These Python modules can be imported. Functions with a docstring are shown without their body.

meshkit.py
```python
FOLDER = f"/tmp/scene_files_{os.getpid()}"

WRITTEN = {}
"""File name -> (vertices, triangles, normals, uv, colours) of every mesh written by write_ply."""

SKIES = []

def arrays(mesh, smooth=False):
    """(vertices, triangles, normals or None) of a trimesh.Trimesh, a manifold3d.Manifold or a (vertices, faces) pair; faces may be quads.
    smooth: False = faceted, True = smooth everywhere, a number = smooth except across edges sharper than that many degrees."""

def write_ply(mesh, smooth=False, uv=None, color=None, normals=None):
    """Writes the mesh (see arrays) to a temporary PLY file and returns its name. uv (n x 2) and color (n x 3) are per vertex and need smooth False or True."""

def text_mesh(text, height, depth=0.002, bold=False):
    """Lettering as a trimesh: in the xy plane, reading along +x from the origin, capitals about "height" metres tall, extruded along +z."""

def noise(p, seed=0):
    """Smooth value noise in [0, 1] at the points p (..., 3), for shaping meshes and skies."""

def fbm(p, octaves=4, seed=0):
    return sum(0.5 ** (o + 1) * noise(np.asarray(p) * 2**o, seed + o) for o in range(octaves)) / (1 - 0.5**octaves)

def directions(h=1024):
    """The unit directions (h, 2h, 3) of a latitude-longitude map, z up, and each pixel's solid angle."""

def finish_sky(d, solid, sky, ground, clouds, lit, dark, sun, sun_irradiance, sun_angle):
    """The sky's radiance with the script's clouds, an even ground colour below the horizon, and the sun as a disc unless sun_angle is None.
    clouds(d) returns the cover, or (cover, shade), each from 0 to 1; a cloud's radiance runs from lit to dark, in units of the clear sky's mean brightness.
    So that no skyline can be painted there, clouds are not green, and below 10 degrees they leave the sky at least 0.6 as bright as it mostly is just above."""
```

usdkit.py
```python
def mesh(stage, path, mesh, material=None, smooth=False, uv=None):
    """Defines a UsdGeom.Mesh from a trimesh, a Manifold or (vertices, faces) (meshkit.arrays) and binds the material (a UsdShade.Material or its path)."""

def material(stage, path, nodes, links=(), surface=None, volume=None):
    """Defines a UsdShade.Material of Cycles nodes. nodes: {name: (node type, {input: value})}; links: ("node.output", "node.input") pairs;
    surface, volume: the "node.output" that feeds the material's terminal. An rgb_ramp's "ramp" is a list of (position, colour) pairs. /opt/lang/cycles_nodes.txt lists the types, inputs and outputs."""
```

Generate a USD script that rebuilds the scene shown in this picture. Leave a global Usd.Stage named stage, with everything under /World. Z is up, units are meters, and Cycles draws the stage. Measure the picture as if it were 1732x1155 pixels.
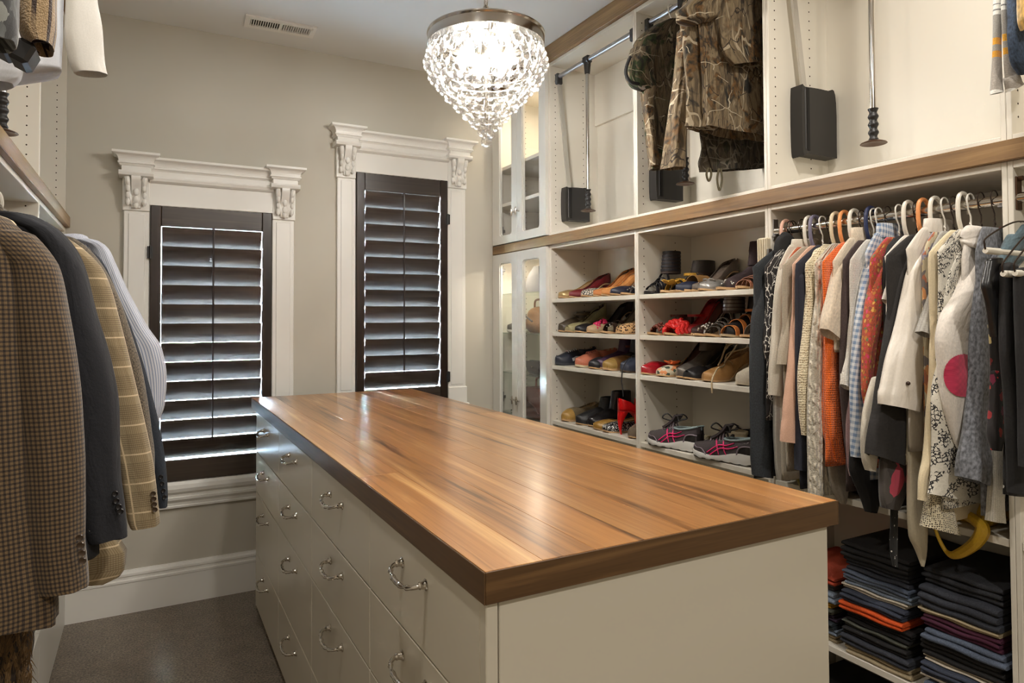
import math, random
import numpy as np
import trimesh
from pxr import Usd, UsdGeom, UsdLux, UsdShade, Sdf, Gf, Vt
import usdkit, meshkit
from shapely.geometry import Polygon, LineString, Point
from shapely import affinity

stage = Usd.Stage.CreateInMemory()
UsdGeom.SetStageUpAxis(stage, UsdGeom.Tokens.z)
UsdGeom.SetStageMetersPerUnit(stage, 1.0)
UsdGeom.Xform.Define(stage, '/World')
UsdGeom.Scope.Define(stage, '/World/Looks')
rng = np.random.default_rng(7)
PI = math.pi

# ------------------------------------------------------------------ camera
EYE = np.array([0.0, 0.0, 1.32])
YAW, PITCH, ROLL, FPX, PPX, PPY = 0.49311, 0.02423, -0.00401, 1132.48, -8.2126, -67.3327
_cy, _sy, _cp, _sp = math.cos(YAW), math.sin(YAW), math.cos(PITCH), math.sin(PITCH)
FWD = np.array([_sy * _cp, _cy * _cp, _sp])
_R = np.array([_cy, -_sy, 0.0]); _U = np.cross(_R, FWD)
RGT = math.cos(ROLL) * _R + math.sin(ROLL) * _U
UPV = np.cross(RGT, FWD)
cam = UsdGeom.Camera.Define(stage, '/World/camera')
cam.CreateHorizontalApertureAttr(36.0)
cam.CreateVerticalApertureAttr(36.0 * 1155 / 1732)
cam.CreateFocalLengthAttr(FPX * 36.0 / 1732)
cam.CreateHorizontalApertureOffsetAttr(-PPX * 36.0 / 1732)
cam.CreateVerticalApertureOffsetAttr(PPY * 36.0 / 1732)
cam.CreateClippingRangeAttr(Gf.Vec2f(0.02, 200))
cam.CreateExposureAttr(0.22)
cam.AddTransformOp().Set(Gf.Matrix4d(*RGT, 0, *UPV, 0, *(-FWD), 0, *EYE, 1))


def at(u, v, axis, val):
    """the point of the plane axis = val that the photograph shows at pixel (u, v)"""
    d = (u - 866 - PPX) / FPX * RGT - (v - 577.5 - PPY) / FPX * UPV + FWD
    return EYE + (val - EYE[axis]) / d[axis] * d


# ------------------------------------------------------------------ sky and lights
def light(kind, name, pos, power, color=(1, 1, 1), target=None, **kw):
    L = getattr(UsdLux, kind).Define(stage, '/World/' + name)
    L.CreateIntensityAttr(power)
    L.CreateColorAttr(Gf.Vec3f(*color))
    for k, v in kw.items():
        getattr(L, 'Create%sAttr' % k)(v)
    if target is None:
        L.AddTranslateOp().Set(Gf.Vec3d(*pos))
    else:
        z = np.array(pos, float) - np.array(target, float); z /= np.linalg.norm(z)
        x = np.cross([0, 1, 0.01], z); x /= np.linalg.norm(x); y = np.cross(z, x)
        L.AddTransformOp().Set(Gf.Matrix4d(*x, 0, *y, 0, *z, 0, *pos, 1))
    return L

dome = UsdLux.DomeLight.Define(stage, '/World/sky_dome')
dome.CreateIntensityAttr(SKY := 560.0)
dome.CreateColorAttr(Gf.Vec3f(0.62, 0.83, 1.0))

WARM = (1.0, 0.945, 0.87)
CH = np.array([1.05, 2.104, 2.30])            # chandelier ring centre
UNSEEN_LAMPS = [(0.06, 0.95), (1.42, 0.75), (0.72, -0.70)]  # ceiling lamps out of view, placed to light the aisles and island end
for i, (x, y) in enumerate(UNSEEN_LAMPS):
    light('DiskLight', 'downlight_lamp_%03d' % i, (x, y, 2.695), (300, 290, 720)[i], WARM, Radius=0.06)
BULB = 330.0                                   # radiance of the chandelier's lit bulbs (emitting meshes)

# ------------------------------------------------------------------ helpers
_used = {}


def numbered(parent, name):
    n = _used.get((parent, name), 0)
    _used[(parent, name)] = n + 1
    return '%s/%s' % (parent, name if n == 0 else '%s_%03d' % (name, n))


def tag(prim, label=None, cat=None, group=None, kind=None):
    for k, v in (('label', label), ('category', cat), ('group', group), ('kind', kind)):
        if v:
            prim.SetCustomDataByKey(k, v)
    return prim


def thing(name, label=None, cat=None, group=None, loc=(0, 0, 0), rotz=0.0, kind=None):
    x = UsdGeom.Xform.Define(stage, numbered('/World', name))
    x.AddTranslateOp().Set(Gf.Vec3d(*map(float, loc)))
    x.AddRotateZOp().Set(math.degrees(rotz))
    return tag(x.GetPrim(), label, cat, group, kind)


def obj(name, mesh, mat, parent=None, label=None, cat=None, group=None, kind=None, smooth=35, uv=None):
    """ONE mesh prim, under parent or under /World"""
    path = numbered(parent.GetPath().pathString if parent is not None else '/World', name)
    if uv is not None:
        smooth = True
    m = usdkit.mesh(stage, path, mesh, mat, smooth=smooth, uv=uv)
    return tag(m.GetPrim(), label, cat, group, kind)


def struct(name, mesh, mat, parent=None, smooth=35):
    return obj(name, mesh, mat, parent, kind=None if parent is not None else 'structure', smooth=smooth)


def dup(src, label, loc, rotz=0.0, group=None, rotx=None):
    was = src.GetCustomData()
    base = src.GetName()
    while base[-4:-3] == '_' and base[-3:].isdigit():
        base = base[:-4]
    x = UsdGeom.Xform.Define(stage, numbered('/World', base))
    x.AddTranslateOp().Set(Gf.Vec3d(*map(float, loc)))
    x.AddRotateZOp().Set(math.degrees(rotz))
    if rotx is not None:
        x.AddRotateXOp().Set(math.degrees(rotx))
    p = x.GetPrim()
    p.GetReferences().AddInternalReference(src.GetPath())
    p.SetInstanceable(True)
    return tag(p, label, was['category'], group or was.get('group'))


cat_ = trimesh.util.concatenate


def box(x0, x1, y0, y1, z0, z1, b=0.0):
    """box with chamfered edges of width b"""
    x0, x1 = sorted((x0, x1)); y0, y1 = sorted((y0, y1)); z0, z1 = sorted((z0, z1))
    if b <= 0:
        m = trimesh.creation.box((x1 - x0, y1 - y0, z1 - z0))
        m.apply_translation(((x0 + x1) / 2, (y0 + y1) / 2, (z0 + z1) / 2))
        return m
    b = min(b, .45 * min(x1 - x0, y1 - y0, z1 - z0))
    P = []
    for i in range(8):
        c = [(x0, x1)[i & 1], (y0, y1)[i >> 1 & 1], (z0, z1)[i >> 2 & 1]]
        s = [1 if not i & 1 else -1, 1 if not i >> 1 & 1 else -1, 1 if not i >> 2 & 1 else -1]
        for k in range(3):
            q = [c[j] + (s[j] * b if j != k else 0) for j in range(3)]
            P.append(q)
    return trimesh.Trimesh(np.array(P)).convex_hull


def prism(pts, h0, h1, axis='z'):
    """polygon extruded from h0 to h1. axis z: pts (x,y); axis x: pts (y,z); axis y: pts (x,z)"""
    p = pts if hasattr(pts, 'exterior') else Polygon(pts)
    m = trimesh.creation.extrude_polygon(p, h1 - h0, engine='earcut')
    v = m.vertices.copy(); v[:, 2] += h0
    if axis == 'x':
        m = trimesh.Trimesh(v[:, [2, 0, 1]], m.faces, process=False)
    elif axis == 'y':
        m = trimesh.Trimesh(v[:, [0, 2, 1]], m.faces[:, ::-1], process=False)
    else:
        m = trimesh.Trimesh(v, m.faces, process=False)
    return m


def loft(rings, caps=True, closed=True):
    """rings: (n, k, 3) array -> skin"""
    R = np.asarray(rings, float); n, k = R.shape[:2]
    V = R.reshape(-1, 3); F = []
    kk = k if closed else k - 1
    i, j = np.meshgrid(np.arange(n - 1), np.arange(kk), indexing='ij')
    i, j = i.ravel(), j.ravel(); j2 = (j + 1) % k
    a, b_, c, d = i * k + j, i * k + j2, (i + 1) * k + j2, (i + 1) * k + j
    F = np.vstack([np.stack([a, b_, c], 1), np.stack([a, c, d], 1)])
    if caps and closed:
        V = np.vstack([V, R[0].mean(0), R[-1].mean(0)])
        c0, c1 = n * k, n * k + 1
        jj = np.arange(k); jn = (jj + 1) % k
        F = np.vstack([F, np.stack([jn, jj, np.full(k, c0)], 1), np.stack([(n - 1) * k + jj, (n - 1) * k + jn, np.full(k, c1)], 1)])
    m = trimesh.Trimesh(V, F, process=False)
    if closed and m.volume < 0:
        m.invert()
    return m


def tube(points, r, sides=8, caps=True):
    p = np.asarray(points, float)
    t = np.gradient(p, axis=0); t /= np.linalg.norm(t, axis=1, keepdims=True) + 1e-12
    ref = np.array([0, 0, 1.0]) if abs(t[0, 2]) < .9 else np.array([1.0, 0, 0])
    a = np.cross(t[0], ref); a /= np.linalg.norm(a)
    A = []
    for q in t:
        a = a - q * (a @ q); a /= np.linalg.norm(a) + 1e-12; A.append(a)
    A = np.array(A); B = np.cross(t, A)
    ang = np.arange(sides) * 2 * PI / sides
    rr = np.broadcast_to(np.asarray(r, float), (len(p),))[:, None, None]
    return loft(p[:, None] + rr * (np.cos(ang)[None, :, None] * A[:, None] + np.sin(ang)[None, :, None] * B[:, None]), caps)


def lathe(profile, sides=24, c=(0, 0, 0)):
    """profile: (r, z) pairs bottom to top or reverse, about a vertical axis"""
    pr = np.asarray(profile, float)
    ang = np.arange(sides) * 2 * PI / sides
    R = np.stack([np.stack([r * np.cos(ang), r * np.sin(ang), np.full(sides, z)], 1) for r, z in pr])
    if pr[0][0] > .003 and pr[-1][0] > .003:      # a ring: join the profile's ends
        m = loft(np.concatenate([R, R[:1]]), caps=False)
    else:
        m = loft(R)
    m.apply_translation(c)
    return m


def bez(pts, n=24):
    """Catmull-Rom through pts"""
    p = np.asarray(pts, float); p = np.vstack([2 * p[0] - p[1], p, 2 * p[-1] - p[-2]])
    out = []
    m = len(p) - 3
    for s in np.linspace(0, m, n):
        i = min(int(s), m - 1); t = s - i
        a, b_, c, d = p[i:i + 4]
        out.append(.5 * ((2 * b_) + (c - a) * t + (2 * a - 5 * b_ + 4 * c - d) * t * t + (3 * b_ - a - 3 * c + d) * t ** 3))
    return np.array(out)


def moved(m, loc=(0, 0, 0), rotz=0.0, rot=None, scale=None):
    m = m.copy()
    if scale is not None:
        m.apply_scale(scale)
    if rot is not None:
        m.apply_transform(trimesh.transformations.euler_matrix(*rot))
    if rotz:
        m.apply_transform(trimesh.transformations.rotation_matrix(rotz, (0, 0, 1)))
    m.apply_translation(loc)
    return m


# ------------------------------------------------------------------ materials
MATS = {}


def lin(c):
    """sRGB 0-255 -> linear"""
    c = np.asarray(c, float) / 255
    return tuple(np.where(c < .04045, c / 12.92, ((c + .055) / 1.055) ** 2.4))


def mat(name, nodes, links, surface='p.BSDF'):
    if name not in MATS:
        MATS[name] = usdkit.material(stage, '/World/Looks/' + name, nodes, links, surface=surface)
    return MATS[name]


def plain(name, c, rough=.5, metal=0.0, bump=0.0, bscale=60, var=0.0, **kw):
    """one colour, a little noise in tone and relief"""
    c = lin(c)
    nodes = {'p': ('principled_bsdf', dict(base_color=c, roughness=rough, metallic=metal, **kw))}
    links = []
    if bump or var:
        nodes['tc'] = ('texture_coordinate', {})
        nodes['n'] = ('noise_texture', dict(scale=bscale, detail=3.0))
        links += [('tc.object', 'n.vector')]
    if bump:
        nodes['b'] = ('bump', dict(strength=bump, distance=.004))
        links += [('n.fac', 'b.height'), ('b.normal', 'p.normal')]
    if var:
        nodes['r'] = ('rgb_ramp', {'ramp': [(.3, tuple(x * (1 - var) for x in c)), (.7, tuple(min(1, x * (1 + var)) for x in c))]})
        links += [('n.fac', 'r.fac'), ('r.color', 'p.base_color')]
    return mat(name, nodes, links)


def wood(name, c_dark, c_mid, c_light, axis=1, rough=.35, scale=1.0, coat=0.0):
    """grain running along the axis, shifted for each object"""
    sc = [26.0 * scale] * 3; sc[axis] = 1.3 * scale
    sc2 = [130.0 * scale] * 3; sc2[axis] = 3.0 * scale
    nodes = {'tc': ('texture_coordinate', {}), 'oi': ('object_info', {}),
             'om': ('math', dict(math_type='multiply', value2=37.0)),
             'cx': ('combine_xyz', {}), 'add': ('mix', dict(mix_type='add', fac=1.0)),
             'm1': ('mapping', dict(scale=sc)), 'm2': ('mapping', dict(scale=sc2)),
             'n1': ('noise_texture', dict(scale=1.0, detail=4.0, roughness=.6, distortion=.6)),
             'n2': ('noise_texture', dict(scale=1.0, detail=3.0, roughness=.6)),
             'r1': ('rgb_ramp', {'ramp': [(.30, lin(c_dark)), (.46, lin(c_mid)), (.56, lin(c_mid)), (.72, lin(c_light))]}),
             'r2': ('rgb_ramp', {'ramp': [(.3, (.72, .68, .64)), (.6, (1, 1, 1))]}),
             'mx': ('mix', dict(mix_type='multiply', fac=.8)),
             'tone': ('map_range', dict(from_min=0., from_max=1., to_min=.86, to_max=1.06)),
             'hv': ('hsv', {}),
             'p': ('principled_bsdf', dict(roughness=rough, coat_weight=coat, coat_roughness=.25))}
    links = [('oi.random', 'om.value1'), ('om.value', 'cx.x'), ('om.value', 'cx.z'), ('om.value', 'cx.y'),
             ('tc.object', 'add.color1'), ('cx.vector', 'add.color2'),
             ('add.color', 'm1.vector'), ('add.color', 'm2.vector'), ('m1.vector', 'n1.vector'), ('m2.vector', 'n2.vector'),
             ('n1.fac', 'r1.fac'), ('n2.fac', 'r2.fac'), ('r1.color', 'mx.color1'), ('r2.color', 'mx.color2'),
             ('oi.random', 'tone.value'), ('tone.result', 'hv.value'), ('mx.color', 'hv.color'), ('hv.color', 'p.base_color')]
    return mat(name, nodes, links)


M_wall = plain('wall_paint', (197, 191, 177), .75, bump=.05, bscale=220)
M_ceil = plain('ceiling_paint', (226, 225, 221), .85, bump=.04, bscale=200)
M_trim = plain('white_trim_paint', (236, 233, 226), .38)
M_cab = plain('cream_melamine', (222, 216, 203), .42, bump=.015, bscale=300)
M_cabdoor = plain('cream_door_paint', (222, 219, 210), .34)
M_isl = plain('island_cream_paint', (207, 200, 184), .26)
M_hole = plain('pin_hole_dark', (60, 48, 38), .9)
M_chrome = plain('polished_nickel', (205, 200, 192), .14, metal=1.0)
M_steel = plain('brushed_steel', (185, 185, 188), .28, metal=1.0)
M_black = plain('black_plastic', (34, 32, 31), .42)
M_dark = plain('dark_gap', (20, 18, 16), .9)
M_top = wood('countertop_walnut', (92, 58, 30), (178, 124, 70), (220, 172, 112), 1, .27, .75, .45)
M_band = wood('countertop_edge_band', (66, 46, 26), (96, 68, 38), (122, 90, 54), 1, .45, 1.4)
M_bandx = wood('countertop_edge_band_across', (66, 46, 26), (96, 68, 38), (122, 90, 54), 0, .45, 1.4)
M_strip = wood('walnut_strip', (98, 72, 42), (136, 104, 64), (162, 128, 84), 1, .45, 1.3)
M_shut = wood('dark_stained_shutter', (36, 30, 25), (60, 50, 42), (82, 70, 58), 0, .34, .8, .3)
M_shutv = wood('dark_stained_stile', (24, 17, 13), (44, 31, 23), (62, 45, 33), 2, .32, .8, .2)


def thin_glass(name, tint=(1, 1, 1), f0=.05, f1=.75, power=4.0, rough=.0, extra=None):
    """see-through sheet: clear face on, mirror-like towards grazing"""
    nodes = {'lw': ('layer_weight', dict(blend=.5)), 'pw': ('math', dict(math_type='power', value2=power)), 'mr': ('map_range', dict(from_min=0., from_max=1., to_min=f0, to_max=f1)),
             't': ('transparent_bsdf', dict(color=tint)), 'g': ('glossy_bsdf', dict(color=(1, 1, 1), roughness=rough)), 'm': ('mix_closure', {})}
    links = [('lw.facing', 'pw.value1'), ('pw.value', 'mr.value'), ('mr.result', 'm.fac'), ('t.BSDF', 'm.closure1'), ('g.BSDF', 'm.closure2')]
    if extra:
        nodes['gl'] = ('glass_bsdf', dict(color=(1, 1, 1), roughness=0.0, IOR=1.5)); nodes['m2'] = ('mix_closure', dict(fac=extra))
        links += [('m.closure', 'm2.closure1'), ('gl.BSDF', 'm2.closure2')]
        return mat(name, nodes, links, 'm2.closure')
    return mat(name, nodes, links, 'm.closure')


M_pane = thin_glass('clear_pane', f0=.03, f1=.5)

# ------------------------------------------------------------------ the room
YB, XR, XL, ZC = 3.504, 2.12, -0.64, 2.706
M_carpet = mat('taupe_carpet', {
    'tc': ('texture_coordinate', {}), 'n': ('noise_texture', dict(scale=130.0, detail=5.0, roughness=.7)), 'n2': ('noise_texture', dict(scale=14.0, detail=3.0)),
    'r': ('rgb_ramp', {'ramp': [(.34, lin((70, 61, 50))), (.66, lin((164, 148, 126)))]}), 'r2': ('rgb_ramp', {'ramp': [(.35, (.82, .82, .82)), (.65, (1, 1, 1))]}),
    'm': ('mix', dict(mix_type='multiply', fac=1.0)), 'b': ('bump', dict(strength=.9, distance=.006)), 'p': ('principled_bsdf', dict(roughness=.95, sheen_weight=.2))},
    [('tc.object', 'n.vector'), ('tc.object', 'n2.vector'), ('n.fac', 'r.fac'), ('n2.fac', 'r2.fac'), ('r.color', 'm.color1'), ('r2.color', 'm.color2'), ('m.color', 'p.base_color'),
     ('n.fac', 'b.height'), ('b.normal', 'p.normal')])
Y0 = -2.3
struct('floor', box(XL - .1, XR + .1, Y0 - .1, YB + .1, -.06, 0), M_carpet)
struct('ceiling', box(XL - .1, XR + .1, Y0 - .1, YB + .12, ZC, ZC + .08), M_ceil)
struct('wall_left', box(XL - .1, XL, Y0, YB, 0, ZC), M_wall)
struct('wall_right', box(XR, XR + .1, Y0, YB, 0, ZC), M_wall)
struct('wall_front', box(XL - .1, XR + .1, Y0 - .1, Y0, 0, ZC), M_wall)
W1 = (0.008, 0.543, 0.572, 1.848)      # window openings x0, x1, z0, z1
W2 = (0.967, 1.490, 0.845, 2.098)
struct('ground', box(-30, 30, YB + .6, 60, -3.2, -3.0), plain('unseen_ground_grey', (112, 114, 118), .9))  # outside ground, out of view, placed to cut light rising onto the ceiling
pw = Polygon([(XL, 0), (XR, 0), (XR, ZC), (XL, ZC)], [[(a, c), (b, c), (b, d), (a, d)] for a, b, c, d in (W1, W2)])
struct('wall_back', prism(pw, YB, YB + .12, 'y'), M_wall, smooth=False)

# baseboard: board with a stepped, rounded cap
bb = [(YB, 0), (YB - .018, 0), (YB - .018, .135), (YB - .021, .138), (YB - .021, .147), (YB - .013, .152), (YB - .013, .160), (YB - .017, .166), (YB - .016, .175), (YB - .009, .182), (YB - .006, .190), (YB, .190)]
struct('baseboard_back', prism(bb, -0.32, 1.80, 'x'), M_trim, smooth=False)


def crown_prof(yb, z1, dep, h):
    """cornice profile (y,z): fillet, cove, beads, top at z1, projecting dep from yb"""
    P = [(yb, z1), (yb - dep, z1), (yb - dep, z1 - .010), (yb - dep + .004, z1 - .013)]
    for t in np.linspace(0, 1, 6):
        P.append((yb - dep + .006 + (dep * .55) * math.sin(t * PI / 2), z1 - .014 - (h * .45) * (1 - math.cos(t * PI / 2))))
    zz = P[-1][1]
    P += [(yb - dep * .40, zz - .003), (yb - dep * .40, zz - .009), (yb - dep * .28, zz - .011), (yb - dep * .25, z1 - h + .006), (yb - dep * .14, z1 - h), (yb, z1 - h)]
    return P


def mitred(prof, x0, x1, yb, ret=True):
    """a moulding along x that returns to the wall at both ends with mitres: profile of (y,z)"""
    A = np.array([[x0 - (yb - y), y, z] for y, z in prof]); B = np.array([[x1 + (yb - y), y, z] for y, z in prof])
    R = [np.array([[x0 - (yb - y), yb, z] for y, z in prof]), A, B, np.array([[x1 + (yb - y), yb, z] for y, z in prof])]
    n = len(prof); V = np.vstack(R); F = []
    for i in range(3):
        for j in range(n):
            j2 = (j + 1) % n
            F += [[i * n + j, (i + 1) * n + j, (i + 1) * n + j2], [i * n + j, (i + 1) * n + j2, i * n + j2]]
    m = trimesh.Trimesh(V, F, process=False)
    if m.volume < 0:
        m.invert()
    return m


def corbel(xc, w, z0, z1, yb):
    """acanthus bracket: an S-shaped body, leaf lobes, a scroll and a tapering drop on a plaque"""
    h = z1 - z0; P = []
    side = [(0, 0), (.010, .0), (.014, .10), (.022, .22), (.020, .34), (.024, .48), (.034, .62), (.046, .76), (.054, .88), (.055, 1.0), (0, 1.0)]
    pr = [(yb - d, z0 + t * h) for d, t in bez(side[1:-1], 22)[:, :2]]
    P.append(prism([(yb, z0)] + pr + [(yb, z1)], xc - w * .17, xc + w * .17, 'x'))
    for sx in (-1, 1):
        pts = [(xc + sx * w * .33 * (.55 + .45 * t), yb - d * .72, z0 + (.10 + .86 * t) * h) for d, t in bez(side[1:-1], 14)[:, :2]]
        P.append(tube(pts, np.interp(np.linspace(0, 1, 14), [0, .15, .5, .85, 1], [.005, .010, .008, .013, .011]), 8))
        for t, r in ((.18, .012), (.40, .010), (.62, .012), (.84, .013)):
            s = trimesh.creation.icosphere(2, 1.0); s.apply_scale((r * .8, r * 1.0, r * 1.5)); s.apply_translation((xc + sx * w * .30, yb - .012 - .030 * t, z0 + t * h)); P.append(s)
    for t, r in ((.07, .011), (.26, .013), (.5, .012)):
        s = trimesh.creation.icosphere(2, 1.0); s.apply_scale((r, r * .8, r * 1.4)); s.apply_translation((xc, yb - .018 - .02 * t, z0 + t * h)); P.append(s)
    return cat_(P)


def window(n, W, xo0, xo1, z_top, zc1, zc0, has_plinth):
    """one window with its casing; zc1..zc0: the corbel's block"""
    x0, x1, z0, z1 = W
    w = struct_x('window_%d' % n)
    yb = YB
    for a, b, pa, pb in ((xo0, x0 - .002, xo0 - .006, x0 - .002), (x1 + .002, xo1, x1 + .002, xo1 + .006)):
        obj('casing', cat_([box(a, b, yb - .022, yb, z0 - .05, zc0, .003), box(a + .018, b - .018, yb - .026, yb - .02, z0 + .1, zc0 - .012, .003)]), M_trim, w)
        obj('plinth_block', box(pa, pb, yb - .030, yb, z0 - .05, z0 + .088, .004), M_trim, w)
        obj('corbel_block', box(pa, pb, yb - .028, yb, zc0, zc1, .003), M_trim, w)
        obj('corbel', corbel((pa + pb) / 2, pb - pa, zc0 + .012, zc1, yb - .028), M_trim, w)
        # entablature block with bead and mitred crown over each corbel
        obj('capital_block', box(pa - .004, pb + .004, yb - .068, yb, zc1 + .02, z_top - .05, .002), M_trim, w)
        bead = [(yb, zc1 + .022), (yb - .078, zc1 + .022), (yb - .082, zc1 + .012), (yb - .078, zc1 + .002), (yb - .066, zc1 - .004), (yb, zc1 - .004)]
        obj('bead', prism(bead, pa - .014, pb + .014, 'x'), M_trim, w)
        cp = [(y, z) for y, z in crown_prof(yb - .066, z_top, .036, .062)]
        ring = mitred(cp, pa - .004, pb + .004, yb - .066)
        obj('crown_cap', cat_([ring, box(pa - .003, pb + .003, yb - .07, yb, z_top - .06, z_top)] + [prism([(y + 0, z) for y, z in crown_side(cp, s, pa - .004, pb + .004, yb)], yb - .066, yb, 'y') for s in (-1, 1)]), M_trim, w, smooth=False)
    a, b = x0 - .004, x1 + .004
    obj('frieze', cat_([box(a, b, yb - .024, yb, z1, zc1 + .01, .002), box(a, b, yb - .034, yb, zc1 + .0, z_top - .04, .002)]), M_trim, w)
    obj('frieze_bead', prism([(yb, zc1 + .010), (yb - .042, zc1 + .010), (yb - .048, zc1 + .002), (yb - .044, zc1 - .010), (yb - .03, zc1 - .018), (yb, zc1 - .018)], a, b, 'x'), M_trim, w, smooth=False)
    obj('cornice', prism(crown_prof(yb - .030, z_top - .012, .040, .058) , a, b, 'x'), M_trim, w, smooth=False)
    obj('head_stop', prism([(yb, z1 - .014), (yb - .012, z1 - .014), (yb - .03, z1 - .002), (yb - .03, z1 + .004), (yb, z1 + .004)], a, b, 'x'), M_trim, w, smooth=False)
    zs = z0 - .004
    sill = [(yb + .02, zs), (yb - .040, zs), (yb - .050, zs - .012), (yb - .052, zs - .03), (yb - .046, zs - .046), (yb - .034, zs - .054), (yb - .030, zs - .060), (yb - .030, zs - .070), (yb - .036, zs - .073), (yb - .034, zs - .084),
            (yb - .022, zs - .098), (yb - .018, zs - .112), (yb - .021, zs - .115), (yb - .019, zs - .124), (yb, zs - .128)]
    obj('sill', prism(sill, xo0 - .012, xo1 + .012, 'x'), M_trim, w, smooth=False)
    obj('jamb', cat_([box(x0 - .002, x0 + .004, yb - .004, yb + .12, z0, z1), box(x1 - .004, x1 + .002, yb - .004, yb + .12, z0, z1), box(x0, x1, yb + .03, yb + .12, z1 - .006, z1), box(x0, x1, yb + .03, yb + .12, z0, z0 + .006)]), M_trim, w)
    obj('sash', cat_([box(x0 + .004, x0 + .03, yb + .085, yb + .11, z0, z1), box(x1 - .03, x1 - .004, yb + .085, yb + .11, z0, z1), box(x0 + .004, x1 - .004, yb + .085, yb + .11, z0 + .006, z0 + .03), box(x0 + .004, x1 - .004, yb + .085, yb + .11, z1 - .03, z1 - .006)]), M_trim, w)
    obj('pane', box(x0 + .03, x1 - .03, yb + .095, yb + .099, z0 + .03, z1 - .03), M_pane, w)


def crown_side(cp, s, x0, x1, yb):
    """the crown's profile turned to run back to the wall at one end: (x,z)"""
    y0 = yb - .066
    return [((x0 - (y0 - y)) if s < 0 else (x1 + (y0 - y)), z) for y, z in cp]


def struct_x(name):
    x = UsdGeom.Xform.Define(stage, '/World/' + name)
    return tag(x.GetPrim(), kind='structure')


window(1, W1, -0.098, 0.650, 2.072, 1.966, 1.815, True)
window(2, W2, 0.868, 1.602, 2.322, 2.218, 2.058, True)


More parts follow.
